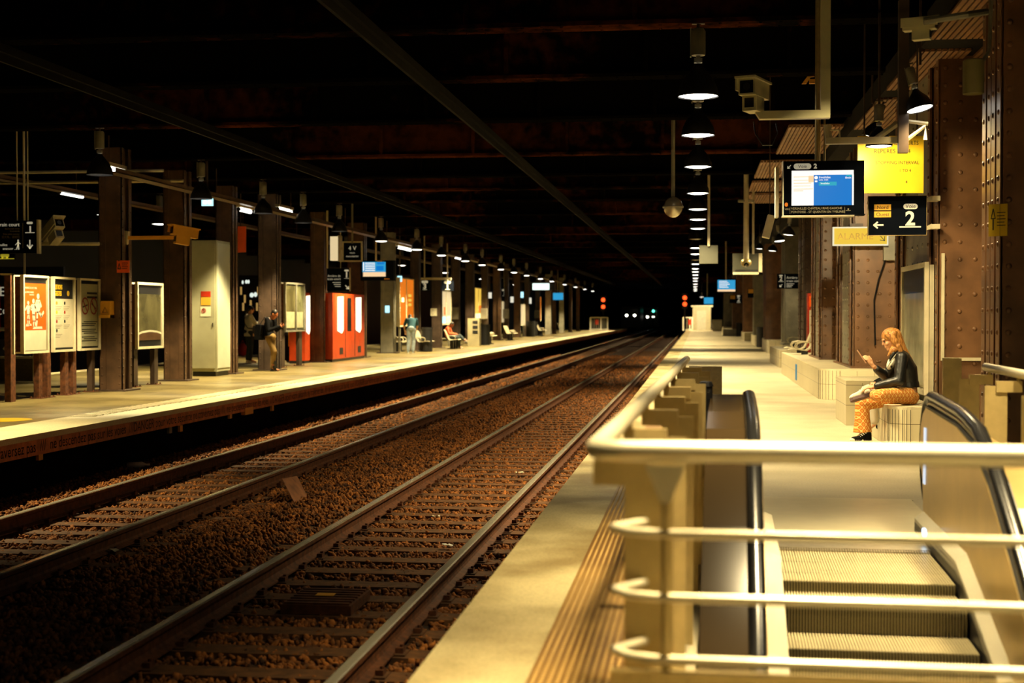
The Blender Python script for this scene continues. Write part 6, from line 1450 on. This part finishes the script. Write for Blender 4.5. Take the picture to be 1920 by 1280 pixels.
# person in white shirt seen from behind
def hair_long(L, e, parent, m, s=1.0):
    k = B(); k.ell(L(0,-.022,.040), (.084*s,.10*s,.088*s), e); k.ell(L(0,-.085,-.02), (.075*s,.06*s,.09*s), e); k.ell(L(0,-.10,-.10), (.07*s,.045*s,.07*s), e); k.ell(L(0,-.08,.07), (.06*s,.06*s,.06*s), e); return remeshed(k, 'hair', m, .010, 3, parent)
q = G(467, 680)
J = dict(head=(.06,.0,1.59), face=(.85,0,-.5), up=(.4,0,.9), neck=(.02,0,1.47), chest=(0,0,1.28), waist=(0,0,1.08), pelvis=(0,0,.94),
 shL=(.0,.18,1.41), elL=(.12,.25,1.15), wrL=(.32,.10,1.20), shR=(.0,-.18,1.41), elR=(.14,-.23,1.15), wrR=(.36,-.06,1.20),
 hipL=(0,.09,.92), knL=(.04,.12,.50), anL=(.0,.16,.09), toeL=(.17,.20,.035), hipR=(0,-.09,.92), knR=(.03,-.12,.50), anR=(-.02,-.16,.09), toeR=(.15,-.18,.035))
wom, A, w = figure('person in loose white shirt and dark jeans standing before the bright snack machine', (q.x, q.y, 0), math.radians(35), J,
 dict(skin=M['skin'], hair=M['hairdark'], top=M['cloth_white'], legs=M['denimdk'], shoes=M['cloth_white'], soles=M['white'], tail=True, topname='shirt'), 1.04, hair_long, .011)
t = thing('crossbody_bag', 'black strap bag worn over the white shirt', 'bag', tuple(w((-.15, -.1, 1.1)))); k = B(); k.tube([w((-.02,.16,1.50)), w((-.135,.05,1.35)), w((-.155,-.08,1.18)), w((-.10,-.2,1.05)), w((.08,-.22,1.02))], .016, 6); k.build('strap', M['black'], t); B().obox(w((.14,-.24,.98)), (.2,.09,.2), (0,0,.6)).build('pouch', M['black'], t)
k = B(); q2 = G(455, 668); k.ell((q2.x, q2.y, .24), (.18,.12,.24)); k.tube([(q2.x-.08,q2.y,.44), (q2.x,q2.y,.58), (q2.x+.08,q2.y,.44)], .012, 6); tag(k.build('bag', M['red'], None, smooth=True), 'dark red bag on the ground behind the person in the white shirt', 'bag')
# person in blue bending over the seats
q = G(771, 662)
J = dict(head=(.52,.08,1.40), face=(.75,.1,-.65), up=(.6,0,.75), neck=(.40,.02,1.36), chest=(.26,0,1.25), waist=(.08,0,1.07), pelvis=(-.04,0,.96),
 shL=(.36,.20,1.32), elL=(.40,.30,1.06), wrL=(.48,.27,.86), shR=(.36,-.18,1.32), elR=(.48,-.22,1.06), wrR=(.62,-.16,.88),
 hipL=(-.03,.09,.93), knL=(.03,.11,.50), anL=(-.04,.12,.09), toeL=(.13,.14,.035), hipR=(-.03,-.09,.93), knR=(.02,-.10,.50), anR=(-.10,-.08,.09), toeR=(.06,-.12,.035))
figure('person in blue top and pale jeans bending forward over the seats', (q.x, q.y, 0), math.radians(98), J, dict(skin=M['skin'], hair=M['hairdark'], top=M['teal'], legs=M['denim'], shoes=M['denim'], soles=M['white'], long=False, topname='shirt'), 1.0, hair_short, .011)
# seated person in red
q = G(846, 654)
J = dict(head=(.10,0,1.08), face=(.75,0,-.6), up=(.5,0,.85), neck=(-.03,0,.98), chest=(-.12,0,.80), waist=(-.12,0,.62), pelvis=(-.05,0,.52),
 shL=(-.06,.18,.94), elL=(.02,.24,.68), wrL=(.26,.12,.66), shR=(-.06,-.18,.94), elR=(.04,-.24,.68), wrR=(.28,-.10,.66),
 hipL=(0,.09,.52), knL=(.46,.10,.58), anL=(.66,.02,.40), toeL=(.82,.02,.36), hipR=(0,-.09,.52), knR=(.45,-.10,.50), anR=(.48,-.10,.09), toeR=(.64,-.11,.035), tl=(.2,0,1))
figure('seated person in red top with legs stretched and pale shoes', (q.x-.12, q.y+.3, 0), math.radians(-6), J, dict(skin=M['skind'], hair=M['hairdark'], top=M['redcloth'], legs=M['denimdk'], shoes=M['cloth_white'], soles=M['white'], topname='sweater'), 1.0, hair_short, .012)
# person half hidden behind the second column
q = G(357, 688)
J = dict(head=(.04,0,1.62), face=(1,0,-.2), neck=(.0,0,1.48), chest=(0,0,1.28), waist=(0,0,1.08), pelvis=(0,0,.94), shL=(0,.18,1.42), elL=(-.02,.24,1.14), wrL=(.1,.22,.90), shR=(0,-.18,1.42), elR=(-.04,-.24,1.14), wrR=(.08,-.22,.90),
 hipL=(0,.09,.92), knL=(.04,.10,.5), anL=(0,.1,.09), toeL=(.17,.11,.035), hipR=(0,-.09,.92), knR=(.03,-.1,.5), anR=(-.02,-.1,.09), toeR=(.15,-.1,.035))
figure('person in dark clothes half hidden behind the column left of the grey cabinet', (q.x, q.y, 0), math.radians(160), J, dict(skin=mat('warm_lit_skin', (.50, .17, .07)), hair=M['hairdark'], top=M['cloth_black'], legs=M['denimdk'], shoes=M['black'], soles=M['rubber'], long=False), 1.0, hair_short, .012)
# ---------------------------------------------------------------- seated woman with phone
def Wp(px, py, y): return AY(px, py, y)
YW = 16.85
base = Wp(1700, 755, YW); base.z = .46
lat = Vector((0, -1, 0))
fr = lambda a, c: Vector((c.x-a.x, 0, c.z-a.z)).normalized()
SP = [Wp(1703, 744, YW), Wp(1703, 722, YW), Wp(1698, 692, YW), Wp(1689, 668, YW), Wp(1680, 656, YW)]
shN, elN, wrN = Wp(1691, 670, 16.68), Wp(1686, 714, 16.58), Wp(1640, 725, 16.66)
shF, elF, wrF = Wp(1684, 670, 17.02), Wp(1662, 707, 17.06), Wp(1638, 687, 16.92)
hipN, knN, anN = Wp(1702, 741, 16.72), Wp(1652, 741, 16.42), Wp(1635, 741, 16.78)
hipF, knF, anF = Wp(1702, 741, 16.98), Wp(1616, 757, 16.98), Wp(1618, 815, 16.95)
def trunk(b, k, lo=0):
    dep = [.115, .105, .118, .085, .05]; wid = [.165, .14, .165, .17, .06]; r = []
    for i in range(lo, 5):
        d = fr(SP[max(i-1, 0)], SP[min(i+1, 4)]); f = lat.cross(d).normalized(); r.append((SP[i], lat*wid[i]*k, f*dep[i]*k))
    loft(b, r)
b = B(); trunk(b, .92)
HC = Wp(1669, 636, YW); FD = Vector((-.86, -.06, -.36)); UD = Vector((-.36, 0, .86))
L, e = head(b, HC, FD, UD, .98)
b.limb([(SP[3], .06), (SP[4], .050), (HC-UD*.06+Vector((.02,0,0)), .048)])
b.limb([(shN, .05), (elN, .037), (wrN, .025)]); b.limb([(shF, .05), (elF, .037), (wrF, .025)])
b.limb([(hipN, .075), (knN, .052), (anN, .036)]); b.limb([(hipF, .075), (knF, .052), (anF, .036)])
b.limb([(anN, .034), (anN+Vector((-.12,0,-.03)), .03), (anN+Vector((-.20,0,-.05)), .025)]); b.limb([(anF, .034), (anF+Vector((-.10,0,-.07)), .03)])
hand(b, wrF+Vector((-.015,0,.02)), Wp(1624, 668, 16.90)-wrF, (.3, -.7, .5), 1, .95, .75); hand(b, wrN, (-1, .2, -.15), (0, -.2, 1), 1, .95, .5)
woman = remeshed(b, 'person', M['skin'], .007, 2, None, base)
tag(woman, 'person with red blond hair and orange patterned trousers sitting on the bench with a phone', 'person'); ORG[woman.name] = base
eyes(L, e, woman, .98)
h = B(); s = .98      # hair: crown, back curtain and side locks
h.ell(L(0,-.020,.042), (.086*s,.106*s,.092*s), e); h.ell(L(0,-.065,-.03), (.080*s,.06*s,.10*s), e)
back = [(L(0,-.07,.03), .075), (Wp(1689, 652, YW), .062), (Wp(1697, 662, YW), .045), (Wp(1708, 674, YW), .022)]; h.limb(back)
for yy in (-.07, .07):
    h.limb([(L(-yy*1.0, .025, .075), .030), (L(-yy*1.12, -.005, .01), .032), (L(-yy*1.08, -.015, -.07), .030), (Wp(1671, 658, YW+yy), .024), (Wp(1665, 667, YW+yy), .010)])
    h.limb([(L(-yy*1.0, -.02, .05), .035), (L(-yy*1.12, -.03, -.04), .038), (Wp(1676, 656, YW+yy), .036), (Wp(1673, 664, YW+yy), .02)])
    h.limb([(L(-yy*.9, -.05, .05), .04), (Wp(1684, 648, YW+yy*1.05), .038), (Wp(1690, 661, YW+yy*1.1), .025)])
remeshed(h, 'hair', M['hair'], .008, 2, woman)
j = B(); trunk(j, 1.10, 1); j.limb([(shN, .070), (elN, .060), (elN.lerp(wrN, .5), .054), (wrN.lerp(elN, .12), .046)]); j.limb([(shF, .070), (elF, .060), (wrF.lerp(elF, .25), .046)])
loft(j, [(SP[1]+Vector((0,0,-.02)), lat*.165, Vector((.125,0,0))), (SP[1]+Vector((.0,0,.04)), lat*.16, Vector((.12,0,0)))])
for yy in (-.09, .07): j.limb([(Wp(1676, 662, YW+yy), .022), (Wp(1669, 672, YW+yy), .016), (Wp(1672, 690, YW+yy), .012)], 8)
jk = remeshed(j, 'jacket', M['leather'], .008, 2, woman)
k = B(); k.tube([Wp(1680, 664, 16.66), Wp(1671, 676, 16.66), Wp(1663, 690, 16.66)], .006, 6); k.build('zip', M['pol'], jk)
k = B(); k.ell(Wp(1671, 680, YW-.02), (.045, .09, .085), (0, .4, 0)); remeshed(k, 'blouse', M['cloth_white'], .009, 2, woman)
k = B(); k.ell(SP[0], (.125, .175, .10)); k.limb([(hipN, .092), (hipN.lerp(knN, .5), .084), (knN, .074), (knN.lerp(anN, .6), .066), (anN+Vector((.02,0,.01)), .056)]); k.limb([(hipF, .092), (hipF.lerp(knF, .5), .088), (knF, .080)])
loft(k, [(knF+Vector((0,0,.03)), Vector((.078,0,0)), Vector((0,.075,0))), (knF.lerp(anF, .5), Vector((.088,0,0)), Vector((0,.08,0))), (anF+Vector((-.005,0,.03)), Vector((.108,0,0)), Vector((0,.095,0)))])
remeshed(k, 'trousers', M['lattice'], .008, 2, woman)
shoe(woman, Wp(1641, 739, 16.74), Wp(1593, 753, 16.72), (.1, .45, 1), mat('pale_canvas', (.62, .56, .44), .8, 0, .1), mat('dark_sole', (.10, .06, .06), .7, 0, .1), .29, M['cloth_white'])
hz = G(1634, 831); shoe(woman, (hz.x, 16.92, .012), (hz.x-.275, 16.80, .012), (0,0,1), M['cloth_black'], M['white'], .285, M['cloth_white'])
p0 = Wp(1607, 656, 16.90); p1 = Wp(1624, 681, 16.90); mid = (p0+p1)/2; d = (p1-p0)
t = thing('phone', 'pale phone held up by the seated woman', 'phone', tuple(mid))
ang = math.atan2(d.z, d.x); R = (0, -ang, 0)
B().obox(mid, (d.length*.95, .074, .010), R).build('case', mat('brown_phone_case', (.42, .22, .12), .4, 0, .05), t); B().obox(mid+Vector((math.sin(ang), 0, -math.cos(ang)))*-.006, (d.length*.9, .068, .003), R).build('screen', M['glass'], t)
# second person, almost wholly hidden behind the woman
YB = 17.42
bb = Wp(1690, 745, YB)
J = dict(head=(.13,0,1.24), face=(.8,0,-.5), up=(.45,0,.85), neck=(.06,0,1.09), chest=(.03,0,.92), waist=(.01,0,.72), pelvis=(0,0,.57), shL=(.08,.15,1.05), elL=(.12,.17,.80), wrL=(.30,.1,.72), shR=(.08,-.15,1.05), elR=(.12,-.17,.80), wrR=(.32,-.06,.72),
 hipL=(.0,.09,.56), knL=(.40,.10,.62), anL=(.36,.08,.22), toeL=(.50,.08,.10), hipR=(.0,-.09,.56), knR=(.38,-.10,.60), anR=(.26,-.16,.15), toeR=(.18,-.14,.035), tr=(.6,0,.8))
figure('person in white trousers sitting almost hidden behind the woman with the phone', (2.405, YB, 0), math.pi, J, dict(skin=M['skin'], hair=M['hairdark'], top=M['cloth_black'], legs=M['cloth_white'], shoes=M['cloth_black'], soles=M['white'], lace=M['cloth_white']), .94, hair_short, .011)
